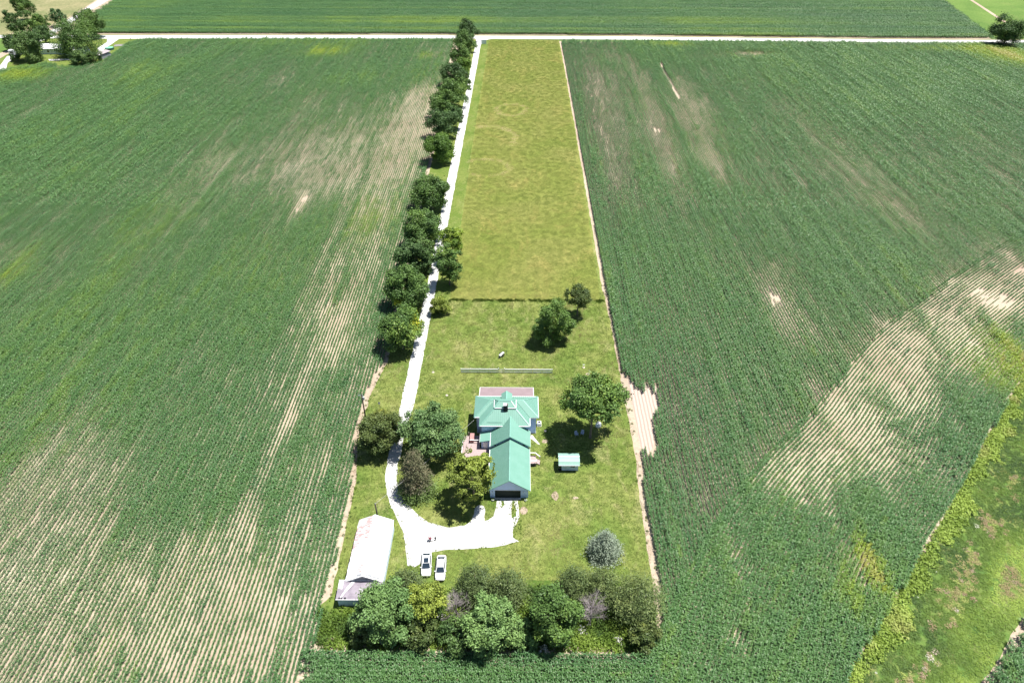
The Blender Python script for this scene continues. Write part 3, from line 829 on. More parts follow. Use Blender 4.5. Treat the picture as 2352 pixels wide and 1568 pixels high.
# ditch growth
x, y = jgrid(40, 200, 20, 190, 0.72)
DB = DITCH + [(300, 200), (160, 125), (119, 91), (82.6, 62.9), (70.8, 52.6), (40, 22)]
k = inpoly(x, y, DB) & infrustum(x, y); x, y = x[k], y[k]


def dist_to(poly, x, y):
    best = np.full(x.shape, 1e9)
    for (x0, y0), (x1, y1) in zip(poly[:-1], poly[1:]):
        dx, dy = x1 - x0, y1 - y0; t = np.clip(((x - x0) * dx + (y - y0) * dy) / (dx * dx + dy * dy), 0, 1)
        best = np.minimum(best, np.hypot(x - x0 - t * dx, y - y0 - t * dy))
    return best


dd = dist_to(DITCH, x, y); al = (x + y) / 1.41
brush = (dd < 2.3 + 3.2 * (vnoise(al / 3.5, dd * 0, 81) - 0.45)) & (dd > 0.25)
tt = np.where(brush, 0.60 + 0.26 * (vnoise(al / 3, dd / 3, 82) - 0.3), 0.26 + 0.70 * (fbm(x / 6, y / 6, 83, 4) - 0.35))
dark_ = 0; lime = np.exp(-((dd - 14) / 4.0) ** 2) * np.clip(1.6 * vnoise(al / 9, dd / 5, 84) - 0.2, 0, 1)
tt = np.where(~brush, tt + 0.42 * lime, tt)
tan_ = np.exp(-((dd - 7.0) / 1.8) ** 2) * np.clip((fbm(al / 5, dd / 3, 85, 4) - 0.42) * 5, 0, 1)
tt = np.where(~brush & (rng.random(len(x)) < tan_ * 0.85), 0.82 + rng.normal(0, 0.04, len(x)), tt)
sc = np.where(brush, rng.uniform(1.0, 1.9, len(x)), rng.uniform(0.7, 1.1, len(x)))
zz = np.where(brush, 0.62, 0.34)
k2 = rng.random(len(x)) < np.where(brush, 0.75, 0.9)
tt = np.where((rng.random(len(x)) < 0.012) & ~brush & (dd < 6), 1.0, tt); sc = np.where(tt >= 1.0, 0.3, sc)
S3 = np.stack([sc, sc, sc * zz], 1)
kb = brush & k2; kg = ~brush & k2
P3 = np.stack([x, y, np.full(len(x), 0.02)], 1)
scatter('ditch_brush', 'weed', P3[kb], rng.uniform(0, 6.28, kb.sum()), S3[kb], tt[kb], 'yellow green brush along the edge of the slanting corn headland', 'brush')
scatter('ditch_weeds', 'weed', P3[kg], rng.uniform(0, 6.28, kg.sum()), S3[kg], tt[kg], 'rough weeds and lime green grass filling the ditch at lower right', 'weeds')
# undergrowth of the grove
x, y = jgrid(-33, 23, 56, 69, 0.75)
GF = [(-32.8, 63.0), (-31.6, 56.6), (-20, 56.3), (22.8, 56.4), (22.8, 67.5), (14, 68.2), (0, 67.2), (-14, 66.6), (-19, 66.6), (-22.5, 64), (-30, 63)]
k = inpoly(x, y, GF); x, y = x[k], y[k]
tt = 0.30 + 0.75 * (fbm(x / 3.5, y / 3.5, 91, 4) - 0.35)
tt = np.where(rng.random(len(x)) < 0.02, 1.0, tt)
sc = rng.uniform(0.7, 1.6, len(x))
scatter('undergrowth', 'weed', np.stack([x, y, np.full(len(x), 0.05)], 1), rng.uniform(0, 6.28, len(x)), np.stack([sc, sc, sc * rng.uniform(0.6, 1.2, len(x))], 1), tt, 'tangled bright green weeds under and in front of the tree grove', 'undergrowth')
# long grass line where mowing stopped, and weeds along field edges
t = rng.uniform(-18.8, 23, 120); scatter('fence_line_grass', 'mead', np.stack([t, 155.8 + rng.normal(0, 0.2, 120), np.full(120, 0.05)], 1), rng.uniform(0, 6.28, 120), np.ones((120, 3)) * [0.8, 0.35, 1.8], np.full(120, 0.05), 'dark line of unmown grass across the lot between meadow and lawn', 'grass')
ln = []
for (x0, y0), (x1, y1) in zip(LC[2:-1], LC[3:]):
    for _ in range(int(abs(y1 - y0) * 1.0)):
        q = random.random(); ln.append((x0 + (x1 - x0) * q + random.gauss(0.9, 0.5), y0 + (y1 - y0) * q, 0.03))
for (x0, y0), (x1, y1) in zip(RC[4:-1], RC[5:]):
    for _ in range(int(abs(y1 - y0) * 0.5)):
        q = random.random(); ln.append((x0 + (x1 - x0) * q - abs(random.gauss(0.7, 0.4)), y0 + (y1 - y0) * q, 0.03))
scatter('edge_weeds', 'weed', np.array(ln), rng.uniform(0, 6.28, len(ln)), np.ones((len(ln), 3)) * rng.uniform(0.25, 0.5, (len(ln), 1)), rng.uniform(0.2, 0.55, len(ln)), 'low weeds along the bare soil edge between lawn and corn', 'weeds')
# weed tufts straying into the gravel
gx = []
for p0, p1 in zip(DRIVE[5:-6], DRIVE[6:-5]):
    L = math.dist(p0, p1)
    for _ in range(int(L * 2.2)):
        q = random.random(); gx.append((p0[0] + (p1[0] - p0[0]) * q + random.gauss(0, 0.28), p0[1] + (p1[1] - p0[1]) * q + random.gauss(0, 0.28), 0.07))
for _ in range(70): gx.append((*G1(random.gauss(1570, 45), random.uniform(480, 900)), 0.09))
for _ in range(25): gx.append((*G1(random.gauss(1320, 35), random.uniform(480, 640)), 0.09))
for _ in range(60): gx.append((*G1(random.uniform(1560, 1760), random.uniform(850, 1350)), 0.09))
scatter('gravel_weeds', 'weed', np.array(gx), rng.uniform(0, 6.28, len(gx)), np.ones((len(gx), 3)) * rng.uniform(0.10, 0.26, (len(gx), 1)), rng.uniform(0.3, 0.7, len(gx)), 'small weeds along the ragged edges of the white gravel drive', 'weeds')
for (zx, zy, rx_, ry_) in ((1040, 725, .5, .45), (1165, 1310, .45, 1.2), (820, 1470, .6, .8), (1380, 1330, .6, .3), (1500, 8, .5, .4)):
    c_ = S(1340 + zx / 3.563, 1120 + zy / 3.563)
    sheet('bare_spot', [(c_[0] + rx_ * math.cos(a), c_[1] + ry_ * math.sin(a)) for a in np.linspace(0, 2 * PI, 14)[:-1]], 0.04, M['soil'], 0.7, 0.12, int(zx))
c_ = S(1340 + 1053 / 3.563, 1120 + 615 / 3.563)
tag(MB().tube([(0, 0, 0), (0, 0, .12)], [.34, .30], 9).build('flat_stone', M['stone'], None, loc=(c_[0], c_[1], 0.03)), 'pale flat stone in the grass between the house and the big tree shadow', 'stone')
c_ = S(1060 + 955 / 3.4075, 1100 + 293 / 3.4075)
tag(MB().tube([(0, 0, 0), (0, 0, .12)], [.34, .28], 9).build('flat_stone', M['stone'], None, loc=(c_[0], c_[1], 0.03)), 'pale flat stone on the lawn just above the very large feathery pine', 'stone')
del x, y

# ------------------------------------------------------------------ trees
PAL = {
    'oak': [(0.0, (0.040, 0.078, 0.022)), (0.4, (0.066, 0.118, 0.030)), (0.7, (0.100, 0.165, 0.038)), (0.9, (0.20, 0.25, 0.03)), (1.0, (0.36, 0.36, 0.03))],
    'dark': [(0.0, (0.032, 0.062, 0.022)), (0.5, (0.052, 0.095, 0.030)), (0.85, (0.078, 0.128, 0.036)), (1.0, (0.10, 0.15, 0.04))],
    'bright': [(0.0, (0.060, 0.120, 0.022)), (0.5, (0.105, 0.190, 0.030)), (1.0, (0.22, 0.30, 0.038))],
    'yellow': [(0.0, (0.090, 0.130, 0.028)), (0.4, (0.165, 0.210, 0.038)), (0.75, (0.25, 0.315, 0.055)), (1.0, (0.36, 0.39, 0.075))],
    'pine': [(0.0, (0.042, 0.085, 0.030)), (0.5, (0.075, 0.132, 0.046)), (1.0, (0.135, 0.20, 0.075))],
    'brown': [(0.0, (0.062, 0.074, 0.036)), (0.5, (0.092, 0.092, 0.050)), (0.8, (0.150, 0.118, 0.078)), (1.0, (0.085, 0.140, 0.035))],
    'juniper': [(0.0, (0.044, 0.068, 0.024)), (0.5, (0.078, 0.110, 0.038)), (1.0, (0.15, 0.180, 0.06))],
    'blue': [(0.0, (0.13, 0.175, 0.125)), (0.5, (0.23, 0.28, 0.205)), (1.0, (0.34, 0.39, 0.30))],
    'willow': [(0.0, (0.050, 0.100, 0.032)), (0.5, (0.085, 0.150, 0.048)), (1.0, (0.14, 0.22, 0.070))],
    'mixed': [(0.0, (0.060, 0.095, 0.028)), (0.5, (0.115, 0.150, 0.045)), (0.8, (0.20, 0.22, 0.045)), (1.0, (0.30, 0.30, 0.05))],
}
LM = {k: leafmat('foliage_' + k, [(p, tuple(min(0.6, q * (1.58 if k in ('oak', 'dark', 'pine', 'willow', 'juniper', 'brown') else 1.15)) for q in c)) for p, c in v], False, 0.5, 0.12, 0.25) for k, v in PAL.items()}


def trunk(root, h, r, tips, mat=None, sub=8):
    b = MB()
    b.tube([(0, 0, -0.05), (0, 0, 0.4), (0.1 * r, 0, h * 0.35), (0.15 * r, 0, h * 0.7)], [r * 1.4, r, r * 0.75, r * 0.35], 8)
    for t in tips[:sub]:
        z0 = max(0.25 * h, min(0.6 * h, t[2] * 0.5)); t = np.array(t)
        mid = (t[0] * 0.45, t[1] * 0.45, z0 + (t[2] - z0) * 0.55)
        b.tube([(0, 0, z0), mid, tuple(t)], [r * 0.42, r * 0.25, r * 0.07], 5, False)
    return b.build('trunk', mat or M['bark'], root, True)


def place(u, v, hc):
    p = at(u, v, hc); return (p[0], p[1], 0.0)


def pxm(u, v, z=0):
    """metres across one picture unit at this spot"""
    a = at(u - 5, v, z); b = at(u + 5, v, z); return (b[0] - a[0]) / 10


def broadleaf(name, label, u, v, wpx, hc=None, pal='oak', group=None, rz=0.85, nl=22, leaf=0.34, dens=1.0, cat='tree', seed=0, gaps=0.0, yell=None, bare_z=0.0, ry=1.0, lobe=0.36, openness=1.0, tint0=0.32, hbase=None):
    r = np.random.default_rng(1000 + seed)
    if hc is None: hc = 5.0
    R = wpx * pxm(u, v, hc) / 2 * 1.22
    if hbase is None: hc = max(hc, R * rz * 0.9)
    root = empty(name, place(u, v, hc)); tag(root, label, cat, group)
    Rx = np.array([R, R * ry, R * rz])
    i = np.arange(nl) + 0.5; ph = np.arccos(1 - 2 * i / nl * (0.93)); th = PI * (1 + 5 ** 0.5) * i + r.uniform(0, 6)
    d = np.stack([np.cos(th) * np.sin(ph), np.sin(th) * np.sin(ph), np.cos(ph)], 1)
    d += r.normal(0, 0.16, d.shape)
    C = d * Rx * r.uniform(0.50, 0.76, (nl, 1)); C[:, 2] += hc
    lr = R * lobe * r.uniform(0.7, 1.2, nl)
    n_each = int(dens * (3.4 if leaf < 0.5 else 2.2) * 4 * PI * (R * lobe) ** 2 / (leaf * leaf * 0.6))
    n_each = min(n_each, int(32000 / nl))
    cs, ns, ts = [], [], []
    for k in range(nl):
        nsub = 12
        sd = r.normal(size=(nsub, 3)); sd[:, 2] += 0.35; sd /= np.linalg.norm(sd, axis=1)[:, None]
        w = r.integers(0, nsub, n_each)
        p = sd[w] * lr[k] * 0.72 + r.normal(size=(n_each, 3)) * lr[k] * 0.25
        nr = p / np.maximum(np.linalg.norm(p, axis=1)[:, None], 1e-3)
        p[:, 2] *= 0.8
        cs.append(C[k] + p); ns.append(nr + np.array([0, 0, 0.35]))
        t = tint0 + r.normal(0, 0.13) + (r.uniform(-0.10, 0.14, nsub))[w] + r.normal(0, 0.07, n_each)
        ts.append(t)
    c = np.concatenate(cs); n = np.concatenate(ns); t = np.concatenate(ts)
    keep = np.ones(len(c), bool)
    for k in range(nl):
        keep &= ~(np.linalg.norm((c - C[k]) / np.array([1, 1, 0.8]), axis=1) < lr[k] * 0.48)
    keep &= c[:, 2] > 0.35
    if gaps: keep &= vnoise(c[:, 0] * 0.9 + 50, (c[:, 1] + c[:, 2]) * 0.9 + 50, seed) > gaps
    c, n, t = c[keep], n[keep], t[keep]
    if pal == 'oak': t = np.minimum(t, 0.76)
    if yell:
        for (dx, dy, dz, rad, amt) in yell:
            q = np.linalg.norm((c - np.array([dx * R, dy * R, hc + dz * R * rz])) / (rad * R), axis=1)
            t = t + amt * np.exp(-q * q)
    V, F = leaves(c, n, leaf, r, 0.62)
    me = fast_mesh('crown', V, F, LM[pal], np.clip(t, 0, 1))
    cr = link('crown', me, root)
    trunk(root, hc, 0.028 * R + 0.09, [tuple(q) for q in C[r.permutation(nl)]], sub=9)
    return root


def conifer(name, label, u, v, wpx, H, pal='pine', group=None, leaf=0.3, n=9000, seed=0, power=0.8, cat='tree', droop=0.25, skirt=0.25, lv=16, tip=0.0, green_base=0, hc=None, tint0=0.4, spiky=0.0):
    r = np.random.default_rng(2000 + seed)
    hc = H * 0.40 if hc is None else hc
    R = wpx * pxm(u, v, hc) / 2
    root = empty(name, place(u, v, hc)); tag(root, label, cat, group)
    br = []
    for i in range(lv):
        f = (i + r.uniform(0.2, 0.8)) / lv
        z = skirt + (H - skirt) * f
        rr = R * (1 - f) ** power * r.uniform(0.9, 1.1) + 0.10
        nb = max(4, int(13 * (1 - f) ** 0.5) + r.integers(0, 3)); a0 = r.uniform(0, 6)
        for j in range(nb):
            a = a0 + 2 * PI * j / nb + r.normal(0, 0.15); br.append((a, z + r.normal(0, 0.12), rr * r.uniform(0.82, 1.13), r.normal(0, 0.12)))
    br = np.array(br); w = br[:, 2] ** 1.3; idx = r.choice(len(br), n, p=w / w.sum())
    B = br[idx]; t = r.beta(2.6, 1.1, n)
    rad = B[:, 2] * t; sp = 0.10 + 0.16 * B[:, 2] * (0.4 + 0.6 * t) * 0.8
    px = np.cos(B[:, 0]) * rad + r.normal(size=n) * sp; py = np.sin(B[:, 0]) * rad + r.normal(size=n) * sp
    pz = B[:, 1] - droop * rad + r.normal(size=n) * 0.14 + spiky * t * B[:, 2] * 0.5
    c = np.stack([px, py, np.maximum(pz, 0.1)], 1)
    nr = np.stack([np.cos(B[:, 0]) * 0.7, np.sin(B[:, 0]) * 0.7, np.full(n, 0.9)], 1)
    tt = tint0 + B[:, 3] + r.normal(0, 0.09, n)
    if green_base: tt = np.where(pz < H * green_base, 0.98, tt)
    V, F = leaves(c, nr, leaf, r, 0.42, 0.7)
    link('crown', fast_mesh('crown', V, F, LM[pal], np.clip(tt, 0, 1)), root)
    b = MB(); b.tube([(0, 0, -0.05), (0, 0, H * 0.5), (0, 0, H * 0.96)], [0.03 * H * 0.6 + 0.06, 0.1, 0.02], 7)
    b.build('trunk', M['bark'], root, True)
    return root


def deadtree(name, label, u, v, wpx, H, seed=0, nb=34, group=None, mat='deadwood'):
    r = random.Random(seed); hc = H * 0.6; R = wpx * pxm(u, v, hc) / 2
    root = empty(name, place(u, v, hc)); tag(root, label, 'tree', group)
    b = MB(); b.tube([(0, 0, -0.05), (0.1, 0, H * 0.5), (0.15, 0.1, H)], [0.16, 0.10, 0.02], 6); b.build('trunk', M[mat], root, True)
    b = MB()
    for i in range(nb):
        a = r.uniform(0, 6.28); z0 = H * r.uniform(0.2, 0.85); l = R * r.uniform(0.3, 1.1) * (1.1 - 0.5 * z0 / H)
        e = (math.cos(a) * l, math.sin(a) * l, min(H * 1.05, z0 + H * r.uniform(0.05, 0.35)))
        m = (e[0] * 0.5 + r.gauss(0, .15), e[1] * 0.5 + r.gauss(0, .15), (z0 + e[2]) / 2 + 0.2)
        b.tube([(0, 0, z0), m, e], [0.035, 0.024, 0.008], 4, False)
        for j in range(16):
            q = r.uniform(0.2, 1.0); s = (m[0] + (e[0] - m[0]) * q, m[1] + (e[1] - m[1]) * q, m[2] + (e[2] - m[2]) * q)
            a2 = a + r.gauss(0, 1.1); l2 = r.uniform(0.3, 0.9)
            f = (s[0] + math.cos(a2) * l2, s[1] + math.sin(a2) * l2, s[2] + r.uniform(-0.1, 0.6))
            b.tube([s, f], [0.013, 0.006], 3, False)
    o = b.build('branches', M[mat], root)
    return root


GR = 'trees lining the left side of the gravel drive'
Z7 = lambda x, y: ((1220 + x / 3.137) / 1.306, (40 + y / 3.137) / 1.306)
Z8 = lambda x, y: ((1120 + x / 2.614) / 1.306, (540 + y / 2.614) / 1.306)
rowlist = [
    (Z7(570, 160), 43, 'dark', 'round dark tree right at the far road corner, last of the drive row'),
    (Z7(550, 265), 44, 'oak', 'second tree from the far road in the drive row, overlapping the corner tree'),
    (Z7(500, 385), 45, 'oak', 'third tree from the far road in the drive row, mid green'),
    (Z7(530, 490), 36, 'bright', 'small bright green tree on the drive edge, fourth from the far road'),
    (Z7(430, 570), 52, 'dark', 'very dark tree bulging towards the corn, fifth from the far road'),
    (Z7(520, 665), 36, 'oak', 'small tree on the drive side just below the very dark one'),
    (Z7(415, 750), 54, 'oak', 'broad tree in the middle of the dense part of the drive row'),
    (Z7(370, 870), 56, 'oak', 'broad tree two above the isolated bright green one'),
    (Z7(460, 960), 36, 'dark', 'small dark tree tucked on the drive side above the bright green one'),
    (Z7(350, 1045), 62, 'dark', 'large dark tree just above the isolated bright green one'),
]
sd = 1
for (uv, w, pal, lab) in rowlist:
    broadleaf('row_tree', lab, uv[0], uv[1], w, 6.0, pal, GR, rz=0.95, nl=16, leaf=0.55, dens=0.85, seed=sd, tint0=0.36 if pal != 'bright' else 0.35); sd += 1
broadleaf('row_tree', 'isolated bright green round tree beside the drive with a dark shadow below it', *Z7(312, 1262), 62, 6.0, 'bright', GR, 0.95, 20, 0.46, 1.0, seed=sd, tint0=0.25); sd += 1
broadleaf('row_tree', 'lone dark green tree beside the drive, just below the bright green one', *Z8(455, 95), 70, 6.2, 'oak', GR, 0.95, 20, 0.46, 1.0, seed=sd); sd += 1
broadleaf('row_tree', 'upper tree of the tight pair opposite the yellow green tree', *Z8(385, 385), 76, 6.0, 'oak', GR, 0.95, 20, 0.46, 1.0, seed=sd, tint0=0.3); sd += 1
broadleaf('row_tree', 'lower dark tree of the tight pair leaning over the drive', *Z8(325, 590), 76, 6.0, 'dark', GR, 1.1, 20, 0.46, 1.0, seed=sd, tint0=0.45); sd += 1
broadleaf('row_tree', 'large green drive tree with small yellow patches on its left side', *Z8(262, 850), 88, 6.2, 'oak', GR, 1.0, 24, 0.44, 1.0, seed=sd, tint0=0.34, yell=[(-0.9, 0.25, 0.2, 0.25, 0.7), (-0.35, -0.6, -0.3, 0.18, 0.6)]); sd += 1
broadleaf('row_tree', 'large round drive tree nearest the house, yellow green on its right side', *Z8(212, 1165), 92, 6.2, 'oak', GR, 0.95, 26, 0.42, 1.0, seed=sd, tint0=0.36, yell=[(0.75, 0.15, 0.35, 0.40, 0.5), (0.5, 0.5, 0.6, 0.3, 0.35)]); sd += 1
GE = 'trees on the right side of the gravel drive'
broadleaf('roadside_tree', 'yellow green tree on the right side of the drive, behind a taller green one', *Z8(622, 470), 44, 7.5, 'bright', GE, 1.45, 16, 0.38, 1.0, seed=sd, tint0=0.75, yell=[(0.5, 0, 0.2, 0.6, 0.3)]); sd += 1
broadleaf('roadside_tree', 'tall narrow green tree on the right side of the drive, nearer the house', *Z8(588, 660), 52, 6.8, 'oak', GE, 1.9, 20, 0.38, 0.9, seed=sd, tint0=0.45, gaps=0.14); sd += 1
broadleaf('roadside_bush', 'small yellow tipped bush on the right edge of the drive', *Z8(520, 985), 40, 2.4, 'yellow', None, 1.0, 12, 0.32, 0.9, cat='bush', seed=sd, tint0=0.45, gaps=0.12); sd += 1
# lawn trees
broadleaf('pyramid_oak', 'dense cone shaped green tree on the lawn beyond the picket fence', 1271, 738, 80, 5.2, 'oak', None, 1.25, 30, 0.36, 1.0, seed=sd, tint0=0.5, lobe=0.30); sd += 1
broadleaf('airy_tree', 'loose airy tree standing on the mowing line at the meadow edge', 1329, 680, 58, 6.2, 'mixed', None, 0.95, 16, 0.34, 0.55, seed=sd, tint0=0.15, gaps=0.25); sd += 1
big = broadleaf('shade_tree', 'big spreading shade tree right of the house, casting a huge dark shadow', 1364, 916, 128, 11.0, 'oak', None, 0.72, 34, 0.46, 1.0, seed=sd, gaps=0.10, lobe=0.27, tint0=0.52); sd += 1
# trees round the turning circle
DZ = lambda x, y: ((1060 + x / 3.4075) / 1.306, (1100 + y / 3.4075) / 1.306)
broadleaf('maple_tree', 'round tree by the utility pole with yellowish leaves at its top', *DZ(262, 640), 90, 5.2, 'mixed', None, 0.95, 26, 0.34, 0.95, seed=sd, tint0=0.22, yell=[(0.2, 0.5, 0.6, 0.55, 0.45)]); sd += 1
broadleaf('white_pine', 'very large feathery green pine between the drive and the house', *DZ(795, 655), 126, 7.0, 'pine', None, 0.80, 36, 0.40, 1.05, seed=sd, tint0=0.5, lobe=0.27, gaps=0.08); sd += 1
conifer('brown_spruce', 'dense upright brownish spruce with a green skirt inside the curve of the drive', *DZ(632, 1110), 88, 12.0, 'brown', leaf=0.36, n=11000, seed=sd, power=0.55, green_base=0.22, droop=0.15, lv=22, tint0=0.45); sd += 1
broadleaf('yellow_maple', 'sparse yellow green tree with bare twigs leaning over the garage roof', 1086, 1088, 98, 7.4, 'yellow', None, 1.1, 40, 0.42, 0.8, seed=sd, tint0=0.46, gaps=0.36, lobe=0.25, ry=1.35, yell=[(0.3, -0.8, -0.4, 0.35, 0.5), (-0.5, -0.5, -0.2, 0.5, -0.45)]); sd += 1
conifer('blue_spruce', 'round silvery blue spruce alone on the lawn at lower right', 1390, 1252, 82, 6.2, 'blue', leaf=0.30, n=9000, seed=sd, power=0.62, lv=16, droop=0.1, tint0=0.5, hc=2.4); sd += 1
# the grove
GG = 'trees of the grove along the bottom edge of the yard'
conifer('grove_juniper', 'dark juniper left of the two white cars in the grove', 936, 1352, 88, 6.5, 'juniper', GG, 0.32, 7500, sd, 0.55, droop=-0.25, lv=14, tint0=0.4, spiky=0.9); sd += 1
broadleaf('grove_tree', 'large blue green tree beside the collapsed lean-to roof', 884, 1402, 122, 5.0, 'willow', GG, 0.95, 28, 0.36, 1.0, seed=sd, tint0=0.55, lobe=0.30); sd += 1
broadleaf('grove_tree', 'yellow leaved tree directly below the white cars', 977, 1382, 76, 4.6, 'yellow', GG, 1.1, 20, 0.34, 1.0, seed=sd, tint0=0.62); sd += 1
deadtree('dead_tree', 'bare grey dead tree right of the yellow leaved one', 1046, 1392, 74, 6.5, 11, 44, GG)
conifer('grove_juniper', 'dark juniper behind the left bare tree, at the lawn edge', 1092, 1345, 92, 6.5, 'juniper', GG, 0.32, 7500, sd, 0.55, droop=-0.25, lv=14, tint0=0.35, spiky=0.9); sd += 1
conifer('grove_juniper', 'dark juniper in the middle of the back row of the grove', 1166, 1358, 96, 7.0, 'juniper', GG, 0.32, 7500, sd, 0.55, droop=-0.25, lv=14, tint0=0.42, spiky=0.9); sd += 1
broadleaf('grove_tree', 'tall blue green tree reaching lowest in the middle of the grove', 1127, 1432, 112, 4.8, 'willow', GG, 1.15, 28, 0.36, 1.0, seed=sd, tint0=0.66, lobe=0.30); sd += 1
broadleaf('grove_tree', 'full mid green tree left of the right hand bare tree', 1272, 1412, 112, 5.2, 'oak', GG, 1.15, 28, 0.36, 1.0, seed=sd, tint0=0.42, lobe=0.30); sd += 1
deadtree('dead_tree', 'bare white limbed dead tree in the gap of the grove', 1358, 1402, 84, 6.5, 23, 50, GG)
conifer('grove_juniper', 'dark juniper behind the full green tree at the lawn edge', 1318, 1345, 80, 6.2, 'juniper', GG, 0.32, 6500, sd, 0.55, droop=-0.25, lv=14, tint0=0.4, spiky=0.9); sd += 1
conifer('grove_juniper', 'juniper just above the right hand bare tree', 1382, 1350, 84, 6.2, 'juniper', GG, 0.32, 6500, sd, 0.55, droop=-0.25, lv=14, tint0=0.55, spiky=0.9); sd += 1
conifer('grove_juniper', 'largest olive juniper at the right hand end of the grove', 1462, 1385, 124, 8.0, 'juniper', GG, 0.32, 10000, sd, 0.50, droop=-0.25, lv=16, tint0=0.6, spiky=0.9); sd += 1
broadleaf('grove_shrub', 'olive shrub low down beside the blue green tree at the left end', 838, 1442, 70, 2.2, 'mixed', GG, 0.8, 14, 0.34, 0.95, cat='shrub', seed=sd, tint0=0.25); sd += 1
broadleaf('grove_shrub', 'dull green shrub below the yellow leaved tree', 965, 1450, 74, 2.2, 'mixed', GG, 0.8, 14, 0.34, 0.95, cat='shrub', seed=sd, tint0=0.15); sd += 1
broadleaf('grove_shrub', 'dark twiggy shrub below the left bare tree', 1045, 1452, 76, 2.4, 'dark', GG, 0.9, 14, 0.34, 0.9, cat='shrub', seed=sd, tint0=0.6, gaps=0.15); sd += 1
broadleaf('grove_shrub', 'small green shrub at the foot of the full mid green tree', 1205, 1462, 60, 2.0, 'willow', GG, 0.8, 12, 0.34, 0.95, cat='shrub', seed=sd, tint0=0.5); sd += 1
broadleaf('grove_shrub', 'shrub at the lower right corner of the grove by the soil strip', 1480, 1458, 66, 2.0, 'mixed', GG, 0.8, 12, 0.34, 0.95, cat='shrub', seed=sd, tint0=0.2); sd += 1
broadleaf('grove_shrub', 'pale green shrub against the end of the white barn', 905, 1345, 44, 2.2, 'bright', GG, 0.9, 10, 0.32, 0.95, cat='shrub', seed=sd, tint0=0.7); sd += 1
# farmstead at the far left
FG = 'trees round the far farmstead'
ft = [((340, 90), 46, 'oak', 9, 'tallest tree behind the farmstead, top cut by the picture edge', 0.36, 1.1),
      ((230, 360), 50, 'dark', 8, 'twiggy half bare tree at the left of the farmstead', 0.7, 1.2),
      ((560, 360), 52, 'oak', 8, 'green tree behind the white roofed farmhouse, left of the grey one', 0.45, 1.0),
      ((650, 520), 44, 'dark', 6, 'dark tree shading the left end of the white farmhouse roof', 0.5, 0.9),
      ((870, 260), 34, 'pine', 6, 'small greyish tree by the diagonal road behind the farmstead', 0.1, 1.0),
      ((1130, 590), 110, 'oak', 8.5, 'very broad spreading tree in front of the white roofed farmhouse', 0.45, 0.72),
      ((1365, 370), 66, 'oak', 7.5, 'round tree where the farm lane meets the far road', 0.40, 1.0),
      ((420, 700), 76, 'dark', 7, 'broad dark tree leaning over the front lawn of the farmstead', 0.75, 0.95),
      ((150, 640), 36, 'dark', 5, 'tree at the diagonal road in front of the pale shed', 0.6, 1.1)]
for (xy, w, pal, hc, lab, t0, rz) in ft:
    broadleaf('farmstead_tree', lab, xy[0] / 6.678, xy[1] / 6.678, w * 0.84, hc, pal, FG, rz, 18, 0.55, 1.0, seed=sd, tint0=t0 * 0.8, gaps=0.2); sd += 1
for xy, w, lab in (((1230, 890), 46, 'low dark bush under the broad spreading farmstead tree'), ((1420, 880), 34, 'low dark bush beside the grey farm garage'), ((230, 880), 22, 'small grey green bush beside the diagonal road')):
    broadleaf('farmstead_bush', lab, xy[0] / 6.678, xy[1] / 6.678, w, 2.0, 'dark', 'bushes round the far farmstead', 0.6, 10, 0.55, 0.9, cat='bush', seed=sd, tint0=0.6); sd += 1
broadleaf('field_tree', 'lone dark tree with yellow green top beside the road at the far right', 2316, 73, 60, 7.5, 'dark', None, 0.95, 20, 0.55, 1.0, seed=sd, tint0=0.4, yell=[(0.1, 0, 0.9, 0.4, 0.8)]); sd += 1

# ------------------------------------------------------------------ farmhouse
house = empty('farmhouse', (0, 0, 0)); house.location = (-2.3, 105, 0)
tag(house, 'large white farmhouse with green metal roofs, dark chimney and long attached garage wing', 'house')
OFF = Vector((-house.location.x, -house.location.y, 0))


def hb(mb, name, mat, parent=None, **kw):
    o = mb.build(name, mat, parent or house, **kw)
    if parent is None or parent == house: o.location = OFF
    return o


def ribs(mb, poly, spacing=0.45, h=0.035, w=0.05, lift=0.02):
    P = [Vector(p) for p in poly]
    n = (P[1] - P[0]).cross(P[2] - P[0]).normalized()
    if n.z < 0: n = -n
    s = Vector((n.x, n.y, 0)); s = (Vector((0, 0, -1)) - n * (-n.z)).normalized() if s.length > 1e-3 else Vector((0, 1, 0))
    hdir = n.cross(s).normalized(); o = P[0]
    H = [(p - o).dot(hdir) for p in P]; T = [(p - o).dot(s) for p in P]
    a = min(H) + spacing / 2
    while a < max(H):
        xs = []
        for i in range(len(P)):
            h0, h1, t0, t1 = H[i], H[(i + 1) % len(P)], T[i], T[(i + 1) % len(P)]
            if (h0 > a) != (h1 > a): xs.append(t0 + (t1 - t0) * (a - h0) / (h1 - h0))
        if len(xs) >= 2:
            q0 = o + hdir * a + s * min(xs) + n * lift; q1 = o + hdir * a + s * max(xs) + n * lift
            if (q1 - q0).length > 0.15: mb.beam(q0, q1, w, h, up=n)
        a += spacing


def roofing(name, faces, mat, parent=None, spacing=0.45, caps=(), trim=(), thick=0.1, off=True, capmat='greentrim', loc=None):
    r = MB()
    for f in faces: r.poly(f)
    o = r.build(name, mat, parent or house, solid=thick)
    if loc is not None: o.location = loc
    elif parent is None: o.location = OFF
    rb = MB()
    for f in faces: ribs(rb, f, spacing, 0.05, 0.06)
    ob = rb.build('roof_rib', mat, o); ob['kind'] = 'stuff'
    if caps:
        for a, b in caps: MB().beam((a[0], a[1], a[2] + 0.03), (b[0], b[1], b[2] + 0.03), 0.24, 0.06).build('ridge_cap', M[capmat], o)
    if trim:
        for a, b in trim: MB().beam((a[0], a[1], a[2] - 0.05), (b[0], b[1], b[2] - 0.05), 0.14, 0.17).build('fascia', M['white'], o)
    return o


